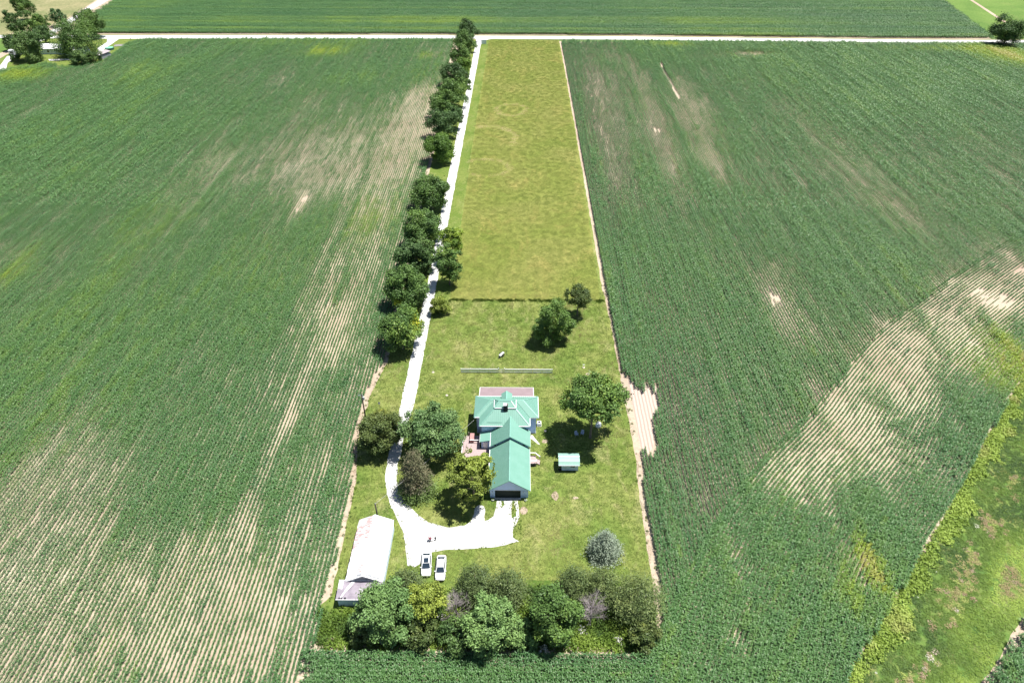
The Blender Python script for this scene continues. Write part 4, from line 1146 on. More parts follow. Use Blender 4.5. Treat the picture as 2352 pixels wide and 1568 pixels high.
# walls
MB().box(-8.55, 3.95, 104.65, 110.45, 0, 4.95).build('wall', M['siding'], house, loc=OFF)
MB().box(-7.4, 2.2, 102.1, 104.65, 0, 4.94).build('wall', M['siding'], house, loc=OFF)
MB().box(-5.2, 2.35, 97.85, 102.1, 0, 3.35).poly([(-5.2, 97.85, 3.35), (2.35, 97.85, 3.35), (-1.43, 97.85, 5.92)]).build('wall', M['siding'], house, loc=OFF)
MB().box(-5.16, 2.2, 87.15, 97.85, 0, 2.62).poly([(-5.16, 87.15, 2.62), (2.2, 87.15, 2.62), (-1.45, 87.15, 5.12)]).build('wall', M['siding'], house, loc=OFF)
MB().box(-7.4, -5.2, 99.5, 102.1, 0.0, 2.75).build('wall', M['siding'], house, loc=OFF)
E5 = 5.0; h6 = 6.95
A1, A2, A3, A4 = (-9.05, 104.25, E5), (4.45, 104.25, E5), (4.45, 110.9, E5), (-9.05, 110.9, E5)
RL, RR = (-5.72, 107.57, h6), (1.12, 107.57, h6)
B1, B2, C1, C2 = (-7.85, 101.7, E5), (2.65, 101.7, E5), (-7.85, 104.25, E5), (2.65, 104.25, E5)
T1, T2, V1, V2 = (-4.72, 105.0, h6), (-0.42, 105.0, h6), (-4.72, 107.57, h6), (-0.42, 107.57, h6)
roofing('main_roof', [[A3, A4, RL, RR], [A4, A1, RL], [A2, A3, RR], [A1, C1, V1, RL], [C2, A2, RR, V2], [C1, B1, T1, V1], [B2, C2, V2, T2], [B1, B2, T2, T1], [T1, T2, V2, V1]],
        M['green'], spacing=0.42, caps=[(A4, RL), (A3, RR), (RL, V1), (RR, V2), (A1, RL), (A2, RR), (B1, T1), (B2, T2)],
        trim=[(A4, A3), (A4, A1), (A3, A2), (A1, C1), (C1, B1), (B1, B2), (B2, C2), (C2, A2)])
# raised cap roof
u0, u1, w0, w1 = -4.85, -0.28, 104.85, 107.65
k0, k1, k2_, k3 = (u0, w0, 7.14), (u1, w0, 7.14), (u1, w1, 7.14), (u0, w1, 7.14); ra, rb_ = (-3.75, 106.25, 7.95), (-1.35, 106.25, 7.95)
MB().box(u0 + 0.2, u1 - 0.2, w0 + 0.2, w1 - 0.2, 6.75, 7.10).build('cap_wall', M['dark'], house, loc=OFF)
roofing('cap_roof', [[k0, k1, rb_, ra], [k1, k2_, rb_], [k2_, k3, ra, rb_], [k3, k0, ra]], M['green'], spacing=0.42, caps=[(k0, ra), (k1, rb_), (k2_, rb_), (k3, ra), (ra, rb_)], trim=[(k0, k1), (k3, k0), (k1, k2_)], thick=0.06)
# dormer
d0, d1, dm = -3.42, -1.15, -2.32
MB().box(d0 + .15, d1 - .15, 108.3, 110.1, 5.6, 6.18).poly([(d0 + .15, 110.1, 6.18), (d1 - .15, 110.1, 6.18), (dm, 110.1, 6.9)]).build('dormer_wall', M['siding'], house, loc=OFF)
roofing('dormer_roof', [[(d0, 110.4, 6.22), (d0, 108.7, 6.22), (dm, 107.55, 7.02), (dm, 110.4, 7.02)], [(d1, 108.7, 6.22), (d1, 110.4, 6.22), (dm, 110.4, 7.02), (dm, 107.55, 7.02)]], M['green'], spacing=0.42, caps=[((dm, 107.55, 7.02), (dm, 110.4, 7.02))], thick=0.06)
# chimney
ch = hb(MB().box(-2.86, -1.98, 104.35, 105.15, 6.2, 8.15), 'chimney', M['black'])
MB().box(-2.92, -2.25, 104.45, 105.2, 8.15, 8.24).build('chimney_cap', M['white'], ch)
MB().tube([(-2.1, 104.75, 8.15), (-2.1, 104.75, 8.35)], 0.11, 8).build('flue', M['redwood'], ch)
# snow guard bars on the roof
sg = MB(); sg.beam((-6.2, 102.35, 5.48), (-3.2, 102.35, 5.48), 0.06, 0.07); hb(sg, 'snow_guard', M['greentrim'])
sg = MB(); sg.beam((-8.45, 106, 5.40), (-8.45, 109, 5.40), 0.06, 0.07); hb(sg, 'snow_guard', M['greentrim'])
sg = MB(); sg.beam((3.85, 106, 5.40), (3.85, 109, 5.40), 0.06, 0.07); hb(sg, 'snow_guard', M['greentrim'])
# porch roof (brown, low)
roofing('porch_roof', [[(-8.35, 110.5, 3.75), (3.5, 110.5, 3.75), (3.5, 116.1, 2.95), (-8.35, 116.1, 2.95)]], M['porch'], spacing=50, trim=[((-8.4, 110.5, 3.78), (-8.4, 116.15, 2.98)), ((-8.4, 116.15, 2.98), (3.55, 116.15, 2.98)), ((3.55, 116.15, 2.98), (3.55, 110.5, 3.78))])
pr_ = MB()
for i in range(1, 9): pr_.beam((-8.3, 110.5 + i * 0.62, 3.75 - i * 0.62 * 0.143 + 0.02), (3.45, 110.5 + i * 0.62, 3.75 - i * 0.62 * 0.143 + 0.02), 0.05, 0.03)
q = hb(pr_, 'roof_seam', M['porch']); q['kind'] = 'stuff'
for px in (-8.1, -5.2, -2.4, 0.4, 3.2):
    hb(MB().box(px - .09, px + .09, 115.7, 115.88, 0, 2.9), 'porch_post', M['white'])
hb(MB().box(-8.3, 3.4, 110.46, 115.95, 0.0, 0.35), 'porch_floor', M['concrete'])
# middle wing roof
mr0, mr1 = (-1.43, 97.5, 6.08), (-1.43, 103.55, 6.08)
roofing('wing_roof', [[(-5.5, 97.5, 3.33), mr0, mr1, (-5.5, 101.95, 3.33)], [(2.65, 101.95, 3.33), mr1, mr0, (2.65, 97.5, 3.33)]], M['green'], spacing=0.3,
        caps=[(mr0, mr1)], trim=[((-5.52, 97.5, 3.33), (-5.52, 101.9, 3.33)), ((2.67, 97.5, 3.33), (2.67, 101.9, 3.33))])
for s, ex_ in ((-1, -5.5), (1, 2.65)):
    hb(MB().beam((ex_, 97.49, 3.32), (-1.43, 97.49, 6.07), 0.05, 0.16), 'rake_trim', M['greentrim'])
# the garage roof
gr0, gr1 = (-1.43, 86.7, 5.32), (-1.43, 97.84, 5.32)
roofing('garage_roof', [[(-5.5, 86.7, 2.56), gr0, gr1, (-5.5, 97.84, 2.56)], [(2.52, 97.84, 2.56), gr1, gr0, (2.52, 86.7, 2.56)]], M['green'], spacing=0.3,
        caps=[(gr0, gr1)], trim=[((-5.54, 86.7, 2.56), (-5.54, 97.8, 2.56)), ((2.56, 86.7, 2.56), (2.56, 97.8, 2.56))])
for ex_ in (-5.5, 2.52):
    hb(MB().beam((ex_, 86.68, 2.55), (-1.43, 86.68, 5.31), 0.05, 0.15), 'rake_trim', M['greentrim'])
gd = MB()
for i in range(4): gd.box(-4.2, 0.72, 87.09, 87.16, 0.05 + i * 0.53, 0.05 + i * 0.53 + 0.515)
hb(gd, 'garage_door', M['gdoor'], bevel=0.01)
hb(MB().box(-4.28, 0.8, 87.105, 87.145, 2.17, 2.26), 'door_frame', M['white'])
for lx in (-4.7, 1.25):
    hb(MB().tube([(lx, 87.02, 1.75), (lx, 87.02, 2.0)], [0.07, 0.10], 8), 'wall_lamp', M['lamp'])
for lx in (-4.55, 1.45):
    hb(MB().tube([(lx, 97.80, 3.62), (lx, 97.72, 3.62)], 0.22, 12), 'gable_vent', M['dark'])
# lean-to entry roof
roofing('entry_roof', [[(-7.65, 99.2, 2.85), (-5.52, 99.2, 3.28), (-5.52, 102.05, 3.28), (-7.65, 102.05, 2.85)]], M['green'], spacing=0.5, trim=[((-7.67, 99.2, 2.85), (-7.67, 102.0, 2.85))])
hb(MB().box(-7.0, -6.1, 99.455, 99.49, 0.9, 2.6), 'entry_door', M['white'])
for wy in (106.0, 108.8):
    f = hb(MB().box(3.955, 4.0, wy - 0.5, wy + 0.5, 2.9, 4.3), 'window', M['white'])
    MB().box(4.0, 4.015, wy - 0.4, wy + 0.4, 3.0, 4.2).build('pane', M['glass'], f)
hb(MB().box(-8.6, 4.0, 104.6, 110.5, 0, 0.3), 'foundation', M['concrete'])
# deck on the west side
deck = empty('deck', (-8.6, 100, 0)); tag(deck, 'faded red wooden deck with railings on the left side of the house', 'deck')
DO = Vector((8.6, -100, 0))
b = MB()
for i in range(44):
    y0 = 95.8 + i * 0.165
    b.box(-11.35, -5.25 if y0 < 99.3 else -7.75, y0, y0 + 0.15, 0.80, 0.88)
o = b.build('decking', M["pinkwood"], deck, loc=DO); o["kind"] = 'stuff'
each('skirt', M['dark'], deck, DO, (-11.3, -11.2, 95.96, 103.0, 0, 0.8), (-11.3, -5.3, 95.85, 95.95, 0, 0.8))
b = MB()
for px, py in [(-11.3, 95.9), (-11.3, 98.2), (-11.3, 100.6), (-11.3, 103.0), (-9.0, 95.9), (-6.5, 95.9), (-10.2, 103.0), (-8.0, 101.2)]:
    MB().box(px - .06, px + .06, py - .06, py + .06, 0.3, 1.85).build('railing_post', M['pinkwood'], deck, loc=DO)
each('handrail', M['white'], deck, DO, ((-11.3, 95.9, 1.8), (-11.3, 103.0, 1.8), 0.14, 0.06), ((-11.2, 95.9, 1.8), (-5.3, 95.9, 1.8), 0.14, 0.06), ((-9.9, 100.9, 1.75), (-7.8, 100.9, 1.75), 0.14, 0.06))
b = MB()
for i in range(46): b.box(-11.33, -11.29, 96 + i * .15, 96.05 + i * .15, 0.95, 1.78)
o = b.build('baluster', M['pinkwood'], deck, loc=DO); o['kind'] = 'stuff'
bn = empty('deck_bench', (-9.45, 102.0, 0.88)); tag(bn, 'red slatted box bench standing on the deck by the house', 'bench')
MB().box(-0.42, 0.42, -1.0, 1.0, 0.0, 0.72).build('seat_box', M['redwood'], bn, bevel=0.03)
for i in range(4): MB().box(-0.45 + i * 0.235, -0.25 + i * 0.235, -1.03, 1.03, 0.73, 0.77).build('slat', M['redwood'], bn)
# east deck with stairs
d2 = empty('side_deck', (3.3, 96.4, 0)); tag(d2, 'small bleached wooden landing with railings and steps on the right side of the garage', 'deck')
D2 = Vector((-3.3, -96.4, 0))
b = MB()
for i in range(9): b.box(2.4 + i * 0.165, 2.4 + i * 0.165 + 0.15, 95.25, 97.55, 0.66, 0.72)
b.build('decking', M['pinkwood'], d2, loc=D2)['kind'] = 'stuff'
for i in range(3):
    MB().box(3.92 + i * 0.27, 4.17 + i * 0.27, 95.7, 96.9, 0.46 - i * 0.17, 0.52 - i * 0.17).build('step', M['pinkwood'], d2, loc=D2)
for px, py in ((2.5, 97.55), (3.85, 97.55), (3.85, 95.3), (2.5, 95.3), (4.65, 96.95), (4.65, 95.65)):
    MB().box(px - .05, px + .05, py - .05, py + .05, 0, 1.6 if px < 4 else 1.15).build('railing_post', M['pinkwood'], d2, loc=D2)
each('handrail', M['white'], d2, D2, ((2.4, 97.55, 1.6), (3.9, 97.55, 1.6), .16, .05), ((3.85, 97.45, 1.57), (4.7, 96.95, 1.15), .16, .05), ((2.4, 95.3, 1.6), (3.9, 95.3, 1.6), .16, .05), ((3.85, 95.4, 1.6), (3.85, 95.7, 1.6), .12, .05))
each('skirt', M['dark'], d2, D2, (2.45, 3.85, 97.52, 97.56, .72, .86), (2.45, 3.85, 95.28, 95.32, .72, .86), (2.45, 3.85, 95.3, 95.34, 0, 0.6))
# air conditioner, gas tank
ac = empty('air_conditioner', (4.75, 107.3, 0)); tag(ac, 'white air conditioner unit against the right wall of the house', 'air conditioner')
MB().box(-.42, .42, -.45, .45, 0.08, 0.85).build('housing', M['white'], ac, bevel=0.04)
MB().tube([(0, 0, .85), (0, 0, .88)], .3, 16).build('fan_grille', M['dark'], ac)
MB().box(-.5, .5, -.55, .55, 0, 0.07).build('pad', M['concrete'], ac)
for (fx, fy, lab) in ((-4.6, 86.35, 'small white planter at the left corner of the garage door'), (1.75, 86.35, 'small white planter at the right corner of the garage door')):
    p = empty('planter', (fx, fy, 0.1)); tag(p, lab, 'planter', 'planters beside the garage door')
    MB().tube([(0, 0, 0), (0, 0, .32)], [.14, .24], 12).build('pot', M['white'], p)
    MB().tube([(0, 0, .32), (0, 0, .42)], [.2, .08], 8).build('plant', M['under'], p)

# ------------------------------------------------------------------ garden shed
shed = empty('garden_shed', (10.6, 95.4, 0)); tag(shed, 'small peeling white shed with pale green curved roof on the lawn', 'shed')
SO = Vector((-10.6, -95.4, 0))
MB().box(9.02, 12.3, 94.2, 96.7, 0.12, 2.05).build('wall', M['oldwall'], shed, loc=SO)
MB().box(8.95, 12.35, 94.12, 96.75, 0, 0.12).build('sill_beam', M['dark'], shed, loc=SO)
b = MB()
for i in range(15): b.box(9.03 + i * 0.22, 9.03 + i * 0.22 + 0.19, 94.165, 94.195, 0.14 + 0.05 * (i % 3), 2.0)
b.build('wall_boards', M['oldwall'], shed, loc=SO)
prof = [(93.75, 2.02), (94.3, 2.42), (94.95, 2.68), (95.5, 2.76), (96.1, 2.62), (96.95, 2.18)]
fc = [[(8.3, a[0], a[1]), (12.55, a[0], a[1]), (12.55, c[0], c[1]), (8.3, c[0], c[1])] for a, c in zip(prof[:-1], prof[1:])]
r = MB()
for f in fc: r.poly(f)
ro = r.build('roof', M['palegreen'], shed, solid=0.06, loc=SO)
rb2 = MB()
for i in range(14):
    for a, c in zip(prof[:-1], prof[1:]): rb2.beam((8.45 + i * .31, a[0], a[1] + .02), (8.45 + i * .31, c[0], c[1] + .02), .03, .025)
rb2.build('roof_rib', M['palegreen'], ro)['kind'] = 'stuff'
MB().beam((8.3, 95.5, 2.79), (12.55, 95.5, 2.79), .25, .04).build('ridge_cap', M['boardwhite'], ro)
MB().beam((8.3, 93.74, 2.0), (12.55, 93.74, 2.0), .07, .08).build('fascia', M['white'], ro)
w = MB().box(10.95, 11.6, 94.10, 94.16, 1.15, 1.75).build('window', M['dark'], shed, loc=SO)
MB().box(11.05, 11.5, 94.085, 94.1, 1.22, 1.68).build('pane', M['glass'], w)
MB().box(10.72, 10.9, 94.11, 94.16, 1.15, 1.75).build('shutter', M['greyboard'], shed, loc=SO)
for gx_ in (9.03, 12.29): MB().poly([(gx_, 94.25, 2.05), (gx_, 96.65, 2.05), (gx_, 95.5, 2.7)]).build('gable', M['oldwall'], shed, loc=SO)
ty = empty('old_tyre', (8.65, 94.4, 0.03)); tag(ty, 'black tyre lying in the shade under the left end of the shed roof', 'tyre')
b = MB()
for i in range(18):
    a, c = 2 * PI * i / 18, 2 * PI * (i + 1) / 18
    b.beam((math.cos(a) * .25, math.sin(a) * .25, .1), (math.cos(c) * .25, math.sin(c) * .25, .1), .16, .18)
b.build('tread', M['rubber'], ty)

# ------------------------------------------------------------------ barn
barn = empty('barn', (-25.6, 73, 0)); tag(barn, 'long low barn with a glaring white metal roof streaked with rust', 'barn')
BO = Vector((25.6, -73, 0))
bx0, bx1, bxm, by0, by1 = -28.75, -22.35, -25.62, 66.75, 79.45
MB().box(bx0 + .25, bx1 - .25, by0 + .35, by1 - .1, 0, 2.62).poly([(bx0 + .25, by1 - .1, 2.62), (bx1 - .25, by1 - .1, 2.62), (bxm, by1 - .1, 4.1)]).build('wall', M['oldwall'], barn, loc=BO)
e0, e1 = 2.72, 4.25
b = MB(); rb3 = MB(); 
rf = None
nP = 14
for s, ex_ in ((0, bx0), (1, bx1)):
    for i in range(nP):
        ya = by0 + (by1 - by0) * i / nP; yb = by0 + (by1 - by0) * (i + 1) / nP
        z = 0.012 * (i % 2); j = 0.06 * (vnoise(np.array([i * 1.7 + s * 9]), np.array([2.2]), 5)[0] - .5) * 2
        f = [(ex_ + j, ya, e0 + z), (bxm, ya, e1 + z), (bxm, yb, e1 + z), (ex_ + j, yb, e0 + z)]
        if s: f = f[::-1]
        o = MB().poly(f).build('roof_sheet', M['barnroof'], barn, solid=0.03, loc=BO)
MB().beam((bxm, by0, e1 + .05), (bxm, by1, e1 + .05), .32, .05).build('ridge_cap', M['boardwhite'], barn, loc=BO)
# end gable: dark opening, torn edge boards
MB().poly([(bx0 + .5, by0 + .2, 2.62), (bx1 - .5, by0 + .2, 2.62), (bxm, by0 + .2, 3.95)]).build('gable', M['greyboard'], barn, loc=BO)
b = MB()
for i in range(12): b.box(-27.2 + i * .30, -27.0 + i * .30, by0 + .1, by0 + .16, 2.3, 2.75 + 0.05 * (i % 2))
b.build('loose_boards', M['oldwall'], barn, loc=BO)
each('barge_board', M['white'], barn, BO, ((bx0 + .3, by0 - .04, e0 + .1), (bxm, by0 - .04, e1 + .06), .12, .2), ((bxm, by0 - .045, e1 + .06), (bx1 - .3, by0 - .045, e0 + .1), .12, .2))
each('torn_roofing', M['greyboard'], barn, BO, ((-26.7, by0 + .42, 3.85), (-25.8, by0 + .42, 4.25), .35, .03), ((-25.3, by0 + .5, 4.2), (-24.2, by0 + .42, 3.65), .42, .03), ((-24.0, by0 + .42, 3.60), (-22.9, by0 + .42, 3.06), .3, .03))
each('roof_scar', M['greyboard'], barn, BO, ((-24.0, 74.6, 3.62), (-23.2, 74.5, 3.2), .05, .06), ((-24.1, 70.6, 3.65), (-23.3, 70.4, 3.25), .05, .06))
# lean-to at the end
lean = empty('lean_to', (-27, 65, 0)); tag(lean, 'collapsing lean-to with weathered shingle roof against the near end of the white barn', 'shed')
LO = Vector((27, -65, 0))
MB().box(-29.55, -22.6, 63.85, 66.4, 0, 2.15).build('wall', M['oldwall'], lean, loc=LO)
lr = MB().poly([(-29.75, 63.62, 2.28), (-22.4, 63.62, 2.28), (-22.4, 66.85, 2.78), (-29.75, 66.85, 2.78)]).build('roof', M['shingle'], lean, solid=0.08, loc=LO)
zr = lambda y: 2.28 + (y - 63.62) * (0.5 / 3.23)
MB().poly([(-29.1, 64.0, zr(64.0) + .03), (-28.9, 63.98, zr(63.98) + .03), (-27.0, 66.7, zr(66.7) + .03), (-27.5, 66.75, zr(66.75) + .03), (-28.1, 65.9, zr(65.9) + .06)]).build('torn_tarp', M['white'], lr, solid=0.02)
MB().poly([(-29.7, 65.5, zr(65.5) + .03), (-29.0, 65.4, zr(65.4) + .03), (-28.95, 66.8, zr(66.8) + .03), (-29.7, 66.8, zr(66.8) + .03)]).build('metal_sheet', M['white'], lr, solid=0.02)
MB().poly([(-26.1, 65.45, zr(65.45) + .03), (-25.5, 65.05, zr(65.05) + .03), (-25.45, 65.17, zr(65.17) + .03), (-26.0, 65.57, zr(65.57) + .03)]).build('loose_plank', M['white'], lr, solid=0.02)
b = MB()
for xx in (-29.3, -28.93, -28.4): b.box(xx, xx + (0.24 if xx < -28.5 else .35), 63.72, 64.02, 2.30, zr(64.02) + .035)
b.build('hole_darkness', M['black'], lr)  # solid black boxes paint the darkness inside holes in the shingles
each('fascia', M['white'], lr, None, ((-29.75, 63.6, 2.27), (-22.4, 63.6, 2.27), .08, .14), ((-29.75, 66.87, 2.85), (-23.4, 66.87, 2.85), .12, .12))

# ------------------------------------------------------------------ cars
def car(name, label, group, cx, cy, rz, L=4.75, sun=False):
    root = empty(name, (cx, cy, 0.05), rz); tag(root, label, 'car', group)
    hw = 0.90
    st = [(-2.36, .60, .34, .60), (-2.30, .74, .28, .70), (-2.1, .84, .24, .76), (-1.7, .89, .22, .84), (-1.2, .90, .22, .93), (-0.9, .90, .22, .97), (0, .905, .22, .97), (1.0, .90, .22, .98), (1.5, .89, .24, 1.03), (1.95, .86, .26, 1.03), (2.2, .80, .30, .98), (2.32, .70, .36, .86)]
    V = []; F = []; k = 11
    for (y, w, zb, zt) in st:
        sec = [(-w * .92, zb), (-w, zb + .14), (-w, zt * .62), (-w * .97, zt * .86), (-w * .84, zt), (0, zt + .035), (w * .84, zt), (w * .97, zt * .86), (w, zt * .62), (w, zb + .14), (w * .92, zb)]
        V += [(x, y * L / 4.7, z) for x, z in sec]
    for i in range(len(st) - 1):
        for j in range(k - 1): F.append((i * k + j, i * k + j + 1, (i + 1) * k + j + 1, (i + 1) * k + j))
        F.append((i * k + k - 1, i * k, (i + 1) * k, (i + 1) * k + k - 1))
    F.append(tuple(range(k))); F.append(tuple(range((len(st) - 1) * k, len(st) * k)))
    b = MB(); b.v = V; b.f = F
    o = b.build('body', M['carwhite'], root, True)
    m = o.modifiers.new('s', 'SUBSURF'); m.levels = 1; m.render_levels = 1
    f = L / 4.7
    yw0, yw1, yr1, yr0 = -1.12 * f, -0.38 * f, 1.15 * f, 1.80 * f        # cowl, roof front, roof rear, rear deck
    zb, zt = 0.96, 1.40; wb, wt = 0.76, 0.60
    MB().poly([(-wt, yw1, zt), (-wt * .5, yw1 - .03, zt + .03), (wt * .5, yw1 - .03, zt + .03), (wt, yw1, zt), (wt + .03, 0.4, zt + .01), (wt, yr1, zt - .02), (0, yr1 + .05, zt + .02), (-wt, yr1, zt - .02), (-wt - .03, 0.4, zt + .01)]).build('roof', M['carwhite'], root, solid=0.05)
    MB().poly([(-wb, yw0, zb), (-wb * .5, yw0 - .08, zb), (wb * .5, yw0 - .08, zb), (wb, yw0, zb), (wt, yw1, zt - .01), (-wt, yw1, zt - .01)]).build('windshield', M['carglass'], root)
    MB().poly([(-wb * .92, yr0, 1.05), (wb * .92, yr0, 1.05), (wt * .96, yr1, zt - .03), (-wt * .96, yr1, zt - .03)]).build('rear_window', M['carglass'], root)
    for s in (-1, 1):
        MB().poly([(s * wb, yw0 + .10, zb + .02), (s * .80, 0.3, zb + .02), (s * (wt + .03), 0.3, zt - .03), (s * (wt + .01), yw1 + .03, zt - .03)]).build('side_window', M['carglass'], root)
        MB().poly([(s * .80, 0.36, zb + .02), (s * wb, yr0 - .35, 1.03), (s * (wt + .01), yr1 - .03, zt - .05), (s * (wt + .03), 0.36, zt - .03)]).build('side_window', M['carglass'], root)
        each('pillar', M['carwhite'], root, None, ((s * wb, yw0, zb), (s * wt, yw1, zt), .07, .06), ((s * wb * .96, yr0, 1.04), (s * wt, yr1, zt - .02), .10, .06), ((s * wt, yw1, zt), (s * wt, yr1, zt - .02), .07, .06))
        MB().beam((s * .84, yw0 + .22, 1.0), (s * 1.06, yw0 + .18, 1.04), .13, .14).build('mirror', M['carwhite'], root, bevel=.03)
        MB().poly([(s * .45, -2.30 * f, .66), (s * .72, -2.12 * f, .70), (s * .80, -1.92 * f, .80), (s * .60, -2.08 * f, .785)]).build('headlight', M['lamp'], root, solid=.03)
        MB().poly([(s * .45, 2.335 * f, .82), (s * .78, 2.22 * f, .84), (s * .78, 2.16 * f, .98), (s * .45, 2.26 * f, .97)]).build('taillight', M['redlamp'], root, solid=.03)
        for wy in (-1.42 * f, 1.38 * f):
            wl = MB().tube([(s * .74, wy, .31), (s * .915, wy, .31)], .33, 18).build('wheel', M['rubber'], root)
            MB().tube([(s * .90, wy, .31), (s * .925, wy, .31)], .21, 12).build('rim', M['rim'], wl)
    MB().box(-.42, .42, -2.41 * f, -2.36 * f, .36, .56).build('grille', M['dark'], root)
    if sun: MB().box(-.42, .42, -0.34 * f, 0.62 * f, zt + .03, zt + .055).build('sunroof', M['carglass'], root, bevel=.02)
    return root


CG = 'white cars parked between the gravel and the grove'
car('parked_car', 'white sedan with a large dark glass sunroof, parked half on the gravel', CG, -15.78, 71.75, math.radians(4), 4.85, True)
car('parked_car', 'white sedan with a plain white roof parked on the grass, the right of the two', CG, -13.18, 71.0, math.radians(1.5), 4.95)

# ------------------------------------------------------------------ white scooter on the gravel
sc_ = empty('mobility_scooter', (-15.4, 77.1, 0.08), math.radians(15)); tag(sc_, 'small white riding scooter with a dark red seat standing alone on the gravel', 'scooter')
MB().box(-.55, .55, -.22, .22, .16, .28).build('frame', M['white'], sc_, bevel=.05)
MB().box(-.50, -.05, -.24, .24, .28, .46).build('rear_cover', M['white'], sc_, bevel=.06)
st_ = MB().box(-.50, -.02, -.25, .25, .62, .72).build('seat', M['darkred'], sc_, bevel=.04); MB().box(-.58, -.48, -.25, .25, .70, 1.10).build('backrest', M['darkred'], st_, bevel=.03)
MB().tube([(-.26, 0, .44), (-.26, 0, .64)], .05, 8).build('seat_post', M['dark'], sc_)
ti = MB().tube([(.52, 0, .25), (.40, 0, .95)], .045, 8).build('tiller', M['dark'], sc_); MB().tube([(.40, -.28, .95), (.40, .28, .95)], .025, 6).build('handlebar', M['dark'], ti)
for wx, wy in ((-.42, -.28), (-.42, .28), (.52, -.2), (.52, .2)):
    MB().tube([(wx, wy - .05, .15), (wx, wy + .05, .15)], .15, 14).build('wheel', M['rubber'], sc_)
MB().box(.62, .82, -.2, .2, .35, .55).build('basket', M['dark'], sc_)

# ------------------------------------------------------------------ cart on the lawn
ct = empty('two_wheeled_cart', (-3.9, 131.3, 0.03), math.radians(-35)); tag(ct, 'little white two wheeled cart with black wheels alone on the lawn beyond the fence', 'cart')
MB().box(-.26, .26, -.9, .75, .42, .78).build('bed', M['white'], ct, bevel=.05)
for s in (-1, 1):
    wl = empty('x', (0, 0, 0)); bpy.data.objects.remove(wl)
    b = MB()
    for i in range(18):
        a, c = 2 * PI * i / 18, 2 * PI * (i + 1) / 18
        b.beam((s * .45, math.cos(a) * .46, .48 + math.sin(a) * .46), (s * .45, math.cos(c) * .46, .48 + math.sin(c) * .46), .08, .08, up=(1, 0, 0))
    for i in range(6):
        a = PI * i / 6; b.beam((s * .45, -math.cos(a) * .44, .48 - math.sin(a) * .44), (s * .45, math.cos(a) * .44, .48 + math.sin(a) * .44), .03, .03, up=(1, 0, 0))
    b.build('wheel', M['rubber'], ct)
each('shaft', M['dark'], ct, None, ((-.2, -.8, .45), (-.12, -1.5, .06), .06, .06), ((.2, -.8, .45), (.12, -1.5, .06), .06, .06))
MB().tube([(-.45, 0, .48), (.45, 0, .48)], .04, 6).build('axle', M['dark'], ct)
gp = tag(MB().tube([(0, 0, 0), (0, 0, 1.5)], [.04, .04], 6).build('green_stake', M['poolwall'], None, loc=(-2.75, 131.6, 0.03)), 'thin green stake in the grass beside the little white cart', 'stake')

# ------------------------------------------------------------------ picket fence
fn = empty('picket_fence', (-3, 124.87, 0)); tag(fn, 'freestanding pale grey picket fence with a centre gate across the lawn behind the house', 'fence')
FO = Vector((3, -124.87, 0))
xs_ = [-13.44, -11.17, -8.93, -6.70, -4.50, -3.12, -0.88, 1.40, 3.67, 5.92, 8.17]
for i, px in enumerate(xs_):
    tall = 1.5 if i in (4, 5) else 1.25
    p = MB().box(px - .06, px + .06, 124.80, 124.94, 0, tall).build('post', M['white'], fn, loc=FO)
    MB().poly([(px - .09, 124.77, tall), (px + .09, 124.77, tall), (px, 124.87, tall + .12)]).poly([(px - .09, 124.97, tall), (px + .09, 124.97, tall), (px, 124.87, tall + .12)]).poly([(px - .09, 124.77, tall), (px - .09, 124.97, tall), (px, 124.87, tall + .12)]).poly([(px + .09, 124.77, tall), (px + .09, 124.97, tall), (px, 124.87, tall + .12)]).build('cap', M['white'], p)
for i in range(10):
    a, c = xs_[i] + .07, xs_[i + 1] - .07
    if i == 4:
        g = MB().box(a + .05, c - .05, 124.85, 124.89, .15, .25).box(a + .05, c - .05, 124.85, 124.89, 1.0, 1.1).beam((a + .05, 124.87, .2), (c - .05, 124.87, 1.05), .03, .06).build('gate', M['white'], fn, loc=FO)
        for t_ in np.arange(a + .12, c - .1, .16): MB().box(t_, t_ + .06, 124.83, 124.85, .1, 1.2).build('picket', M['white'], g)
        continue
    each('rail', M['white'], fn, FO, (a, c, 124.85, 124.89, .22, .30), (a, c, 124.85, 124.89, 1.05, 1.15), (a, c, 124.80, 124.91, 1.19, 1.23))  # last box is an added cap rail, widened to catch a bright highlight
    b = MB(); n_ = int((c - a) / .135)
    for j in range(n_): b.box(a + .03 + j * .135, a + .03 + j * .135 + .085, 124.82, 124.85, .08, 1.18)
    b.build('pickets', M['fence'], fn, loc=FO)['kind'] = 'stuff'

# ------------------------------------------------------------------ poles, wire, small posts
def pole(label, x, y, h, arms=True):
    p = empty('utility_pole', (x, y, 0)); tag(p, label, 'utility pole', 'utility poles beside the drive')
    MB().tube([(0, 0, 0), (0, 0, h)], [.17, .12], 10).build('shaft', M['pole'], p, True)
    if arms:
        MB().tube([(.32, 0, h - 1.5), (.32, 0, h - .75)], .22, 12).build('transformer', M['insul'], p)
        a = MB().beam((-.75, 0, h - .35), (.3, 0, h - .35), .09, .09).build('crossarm', M['insul'], p)
        for q in (-.7, -.35, .2): MB().tube([(q, 0, h - .30), (q, 0, h - .08)], .05, 6).build('insulator', M['insul'], a)
    else:
        MB().tube([(.0, 0, h), (.0, 0, h + .1)], .07, 6).build('insulator', M['insul'], p)
    return p


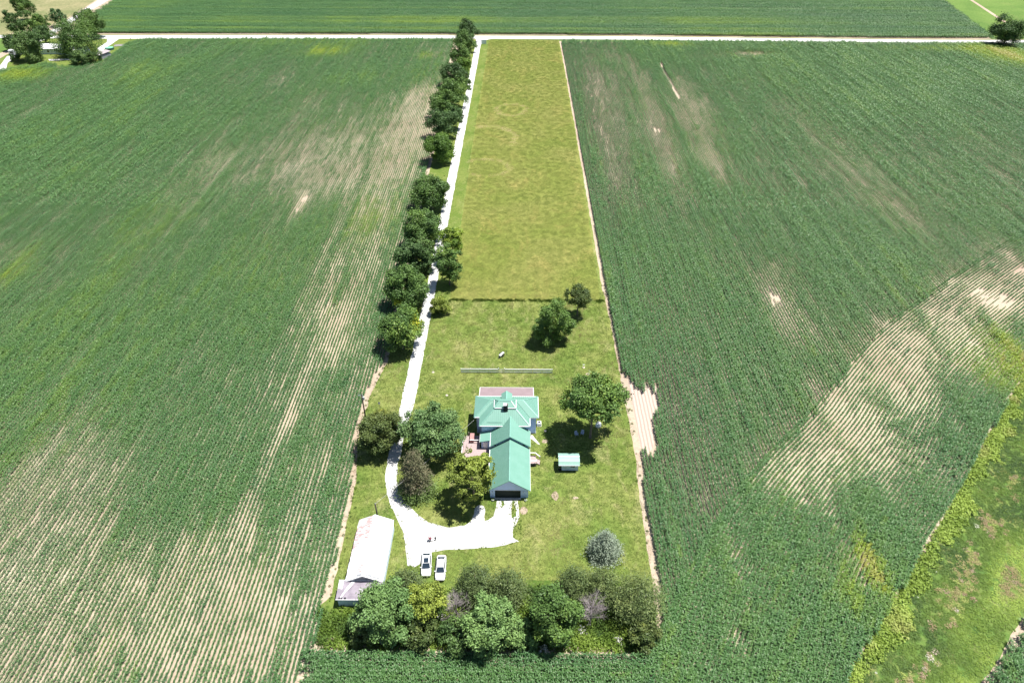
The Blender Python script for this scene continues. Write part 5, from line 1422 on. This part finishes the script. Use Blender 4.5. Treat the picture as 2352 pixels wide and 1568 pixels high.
pole('tall dark utility pole with a transformer at the corn edge beside the round tree', -32.84, 107.47, 8.4)
pole('short dark utility pole behind the far end of the white barn', -25.6, 80.4, 6.1, False)
wr = MB(); p0 = Vector((-25.6, 80.4, 6.1)); p1 = Vector((-8.6, 104.8, 4.4)); pts = []
for i in range(17):
    t_ = i / 16; q = p0.lerp(p1, t_); q.z -= 1.0 * 4 * t_ * (1 - t_) * .35; pts.append(q)
wr.tube(pts, .02, 4)
tag(wr.build('power_line', M['wire'], None), 'thin wire running from the barn pole to the house', 'wire')


def post(label, x, y, h, cap=True, grp='thin posts standing in the lawn'):
    p = empty('lawn_post', (x, y, 0.03)); tag(p, label, 'post', grp)
    MB().tube([(0, 0, 0), (0, 0, h)], .05, 6).build('shaft', M['insul'], p)
    MB().tube([(0, 0, 0), (0, 0, .05)], [.35, .3], 10).build('base', M['stone'], p)
    if cap: MB().beam((-.25, 0, h), (.25, 0, h), .12, .06).build('crossbar', M['white'], p)


a_ = at((1060 + 815 / 3.4075) / 1.306, (1100 + 55 / 3.4075) / 1.306); post('short grey pipe left of the picket fence near the drive', a_[0], a_[1], .9, False)
a_ = at((1640 + 582 / 4.6125) / 1.306, (1100 + 100 / 4.6125) / 1.306); post('thin post just above the big shade tree', a_[0], a_[1], 1.3, False)
a_ = at((1640 + 510 / 4.6125) / 1.306, (1100 + 8 / 4.6125) / 1.306); post('post in a bare spot right of the picket fence', a_[0], a_[1], .8, True)
bf = empty('bird_house', (-30.6, 111.8, 0.03)); tag(bf, 'small bird house on a post beside the round tree and the corn', 'bird house')
MB().tube([(0, 0, 0), (0, 0, 1.7)], .05, 6).build('post', M['dark'], bf); MB().box(-.16, .16, -.16, .16, 1.7, 1.98).build('box', M['white'], bf); MB().poly([(-.22, -.22, 1.98), (.22, -.22, 1.98), (.22, .22, 2.05), (-.22, .22, 2.05)]).build('roof', M['dark'], bf, solid=.04)

# gas tank and chairs under the shade tree
tk = empty('gas_tank', (17.55, 107.0, 0.03)); tag(tk, 'small white dome of a gas tank at the edge of the big tree shadow', 'tank')
b = MB(); n_ = 16
ring_ = [(0.62, 0), (0.66, .35), (0.62, .75), (0.48, 1.0), (0.25, 1.14), (0.02, 1.18)]
b.tube([(0, 0, z) for _, z in ring_], [q for q, _ in ring_], 20); b.build('shell', M['tank'], tk, True)
MB().tube([(0, 0, 1.16), (0, 0, 1.30)], .10, 8).build('valve', M['dark'], tk)
def chair(label, x, y, rz):
    c = empty('garden_chair', (x, y, .03), rz); tag(c, label, 'chair', 'white garden chairs under the big shade tree')
    MB().box(-.3, .3, -.3, .3, .40, .45).build('seat', M['blueplastic'], c, bevel=.02)
    MB().poly([(-.3, .28, .45), (.3, .28, .45), (.28, .42, 1.0), (-.28, .42, 1.0)]).build('backrest', M['blueplastic'], c, solid=.04)
    for sx in (-1, 1):
        MB().box(sx * .3 - .04, sx * .3 + .04, -.3, .3, .62, .66).build('armrest', M['blueplastic'], c)
        for sy in (-1, 1): MB().box(sx * .27 - .03, sx * .27 + .03, sy * .27 - .03, sy * .27 + .03, 0, .64).build('leg', M['blueplastic'], c)
chair('pale garden chair in the deep tree shadow, further from the trunk', 12.6, 104.2, .4)
chair('pale garden chair in the deep tree shadow, beside the trunk', 13.9, 104.5, -.3)

# board and mailbox at the road corner
bd = empty('blank_board', (-21.2, 427.3, 0)); tag(bd, 'large plain white board standing in the corner where the drive meets the far road', 'sign')
MB().box(-1.35, 1.35, -.05, .05, .35, 2.65).build('panel', M['boardwhite'], bd, bevel=.02)
for px in (-1.42, 1.42): MB().box(px - .07, px + .07, -.07, .07, 0, 2.85).build('post', M['white'], bd)
mbx = empty('mailbox', (-18.9, 437.6, 0)); tag(mbx, 'white mailbox on a post beside the far road near the blank board', 'mailbox')
MB().box(-.06, .06, -.06, .06, 0, 1.2).build('post', M['white'], mbx); MB().tube([(0, -.35, 1.35), (0, .35, 1.35)], .2, 10).build('box', M['white'], mbx)

# ------------------------------------------------------------------ far farmstead
fh = empty('far_farmhouse', (-262, 408, 0)); tag(fh, 'low farmhouse with glaring white roof half hidden by the farmstead trees', 'house')
def gable(root, x0, x1, y0, y1, ze, zr_, wall, roofm, along='x'):
    MB().box(x0 + .4, x1 - .4, y0 + .4, y1 - .4, 0, ze).build('wall', wall, root)
    ym = (y0 + y1) / 2
    r = MB().poly([(x0, y0, ze), (x1, y0, ze), (x1, ym, zr_), (x0, ym, zr_)]).poly([(x1, y1, ze), (x0, y1, ze), (x0, ym, zr_), (x1, ym, zr_)]).build('roof', roofm, root, solid=.12)
    for gx_ in (x0 + .4, x1 - .4): MB().poly([(gx_, y0 + .4, ze), (gx_, y1 - .4, ze), (gx_, ym, zr_ - .15)]).build('gable', wall, root)
    return r
gable(fh, -20, 6, -5, 4, 3.0, 4.8, M['oldwall'], M['white'])
gable(fh, 6.05, 17, -7.5, 1, 2.8, 4.2, M['oldwall'], M['white'])
MB().box(7.5, 10.5, -7.2, -7.08, .1, 2.3).build('garage_door', M['greyboard'], fh)
for wx in (-16, -11, -5, 1):
    f = MB().box(wx, wx + 1.3, -4.65, -4.58, 1.0, 2.2).build('window', M['white'], fh); MB().box(wx + .1, wx + 1.2, -4.67, -4.65, 1.1, 2.1).build('pane', M['glass'], f)
a_ = FD(1605, 890)
fs = empty('grey_shed', (a_[0], a_[1], 0), math.radians(-35)); tag(fs, 'weathered grey shed with a slanting roof between the farm lane and the corn', 'shed')
MB().box(-2.4, 2.4, -3.4, 3.0, 0, 2.4).build('wall', M['greyboard'], fs)
MB().poly([(-2.7, -3.7, 2.4), (2.7, -3.7, 2.4), (2.7, 3.3, 3.3), (-2.7, 3.3, 3.3)]).build('roof', M['hay'], fs, solid=.12)
a_ = FD(1685, 765); pl = empty('round_pool', (a_[0], a_[1], 0)); tag(pl, 'round above ground pool with a light green cover beside the grey shed', 'pool')
MB().tube([(0, 0, 0), (0, 0, 1.2)], 2.4, 28).build('pool_wall', M['poolwall'], pl); MB().tube([(0, 0, 1.2), (0, 0, 1.25)], 2.25, 28).build('cover', M['poolcover'], pl)
a_ = FD(1850, 705); wp = empty('wood_pile', (a_[0], a_[1], 0), .2); tag(wp, 'heap of grey planks and scrap boards beside the corn near the far road', 'wood pile')
for i in range(9):
    MB().beam((-3 + random.uniform(-.6, .6), -1.6 + i * .4, .25 + .1 * (i % 3)), (2.8 + random.uniform(-.6, .6), -1.5 + i * .4 + random.uniform(-.5, .5), .35 + .1 * (i % 2)), .32, .1).build('plank', M['hay'] if i % 3 else M['white'], wp)
a_ = FD(255, 850); cp = empty('parked_camper', (a_[0], a_[1], 0), .15); tag(cp, 'white and dark camper van parked under the trees at the left of the farmstead', 'camper')
MB().box(-3.2, 3.2, -1.2, 1.2, .5, 2.9).build('body', M['insul'], cp, bevel=.2); MB().box(-3.1, 3.1, -1.1, 1.1, 2.9, 2.98).build('roof', M['white'], cp)
MB().box(-2.4, -.6, -1.24, -1.2, 1.5, 2.3).build('window', M['glass'], cp)
for s in (-1, 1):
    for q in (-2.1, 2.1): MB().tube([(q, s * 1.1, .4), (q, s * 1.24, .4)], .4, 14).build('wheel', M['rubber'], cp)
a_ = FD(2010, 622); fp = empty('road_post', (a_[0], a_[1], 0)); tag(fp, 'short dark post beside the far road near the wood pile', 'post')
MB().tube([(0, 0, 0), (0, 0, 1.5)], .12, 6).build('shaft', M['dark'], fp)
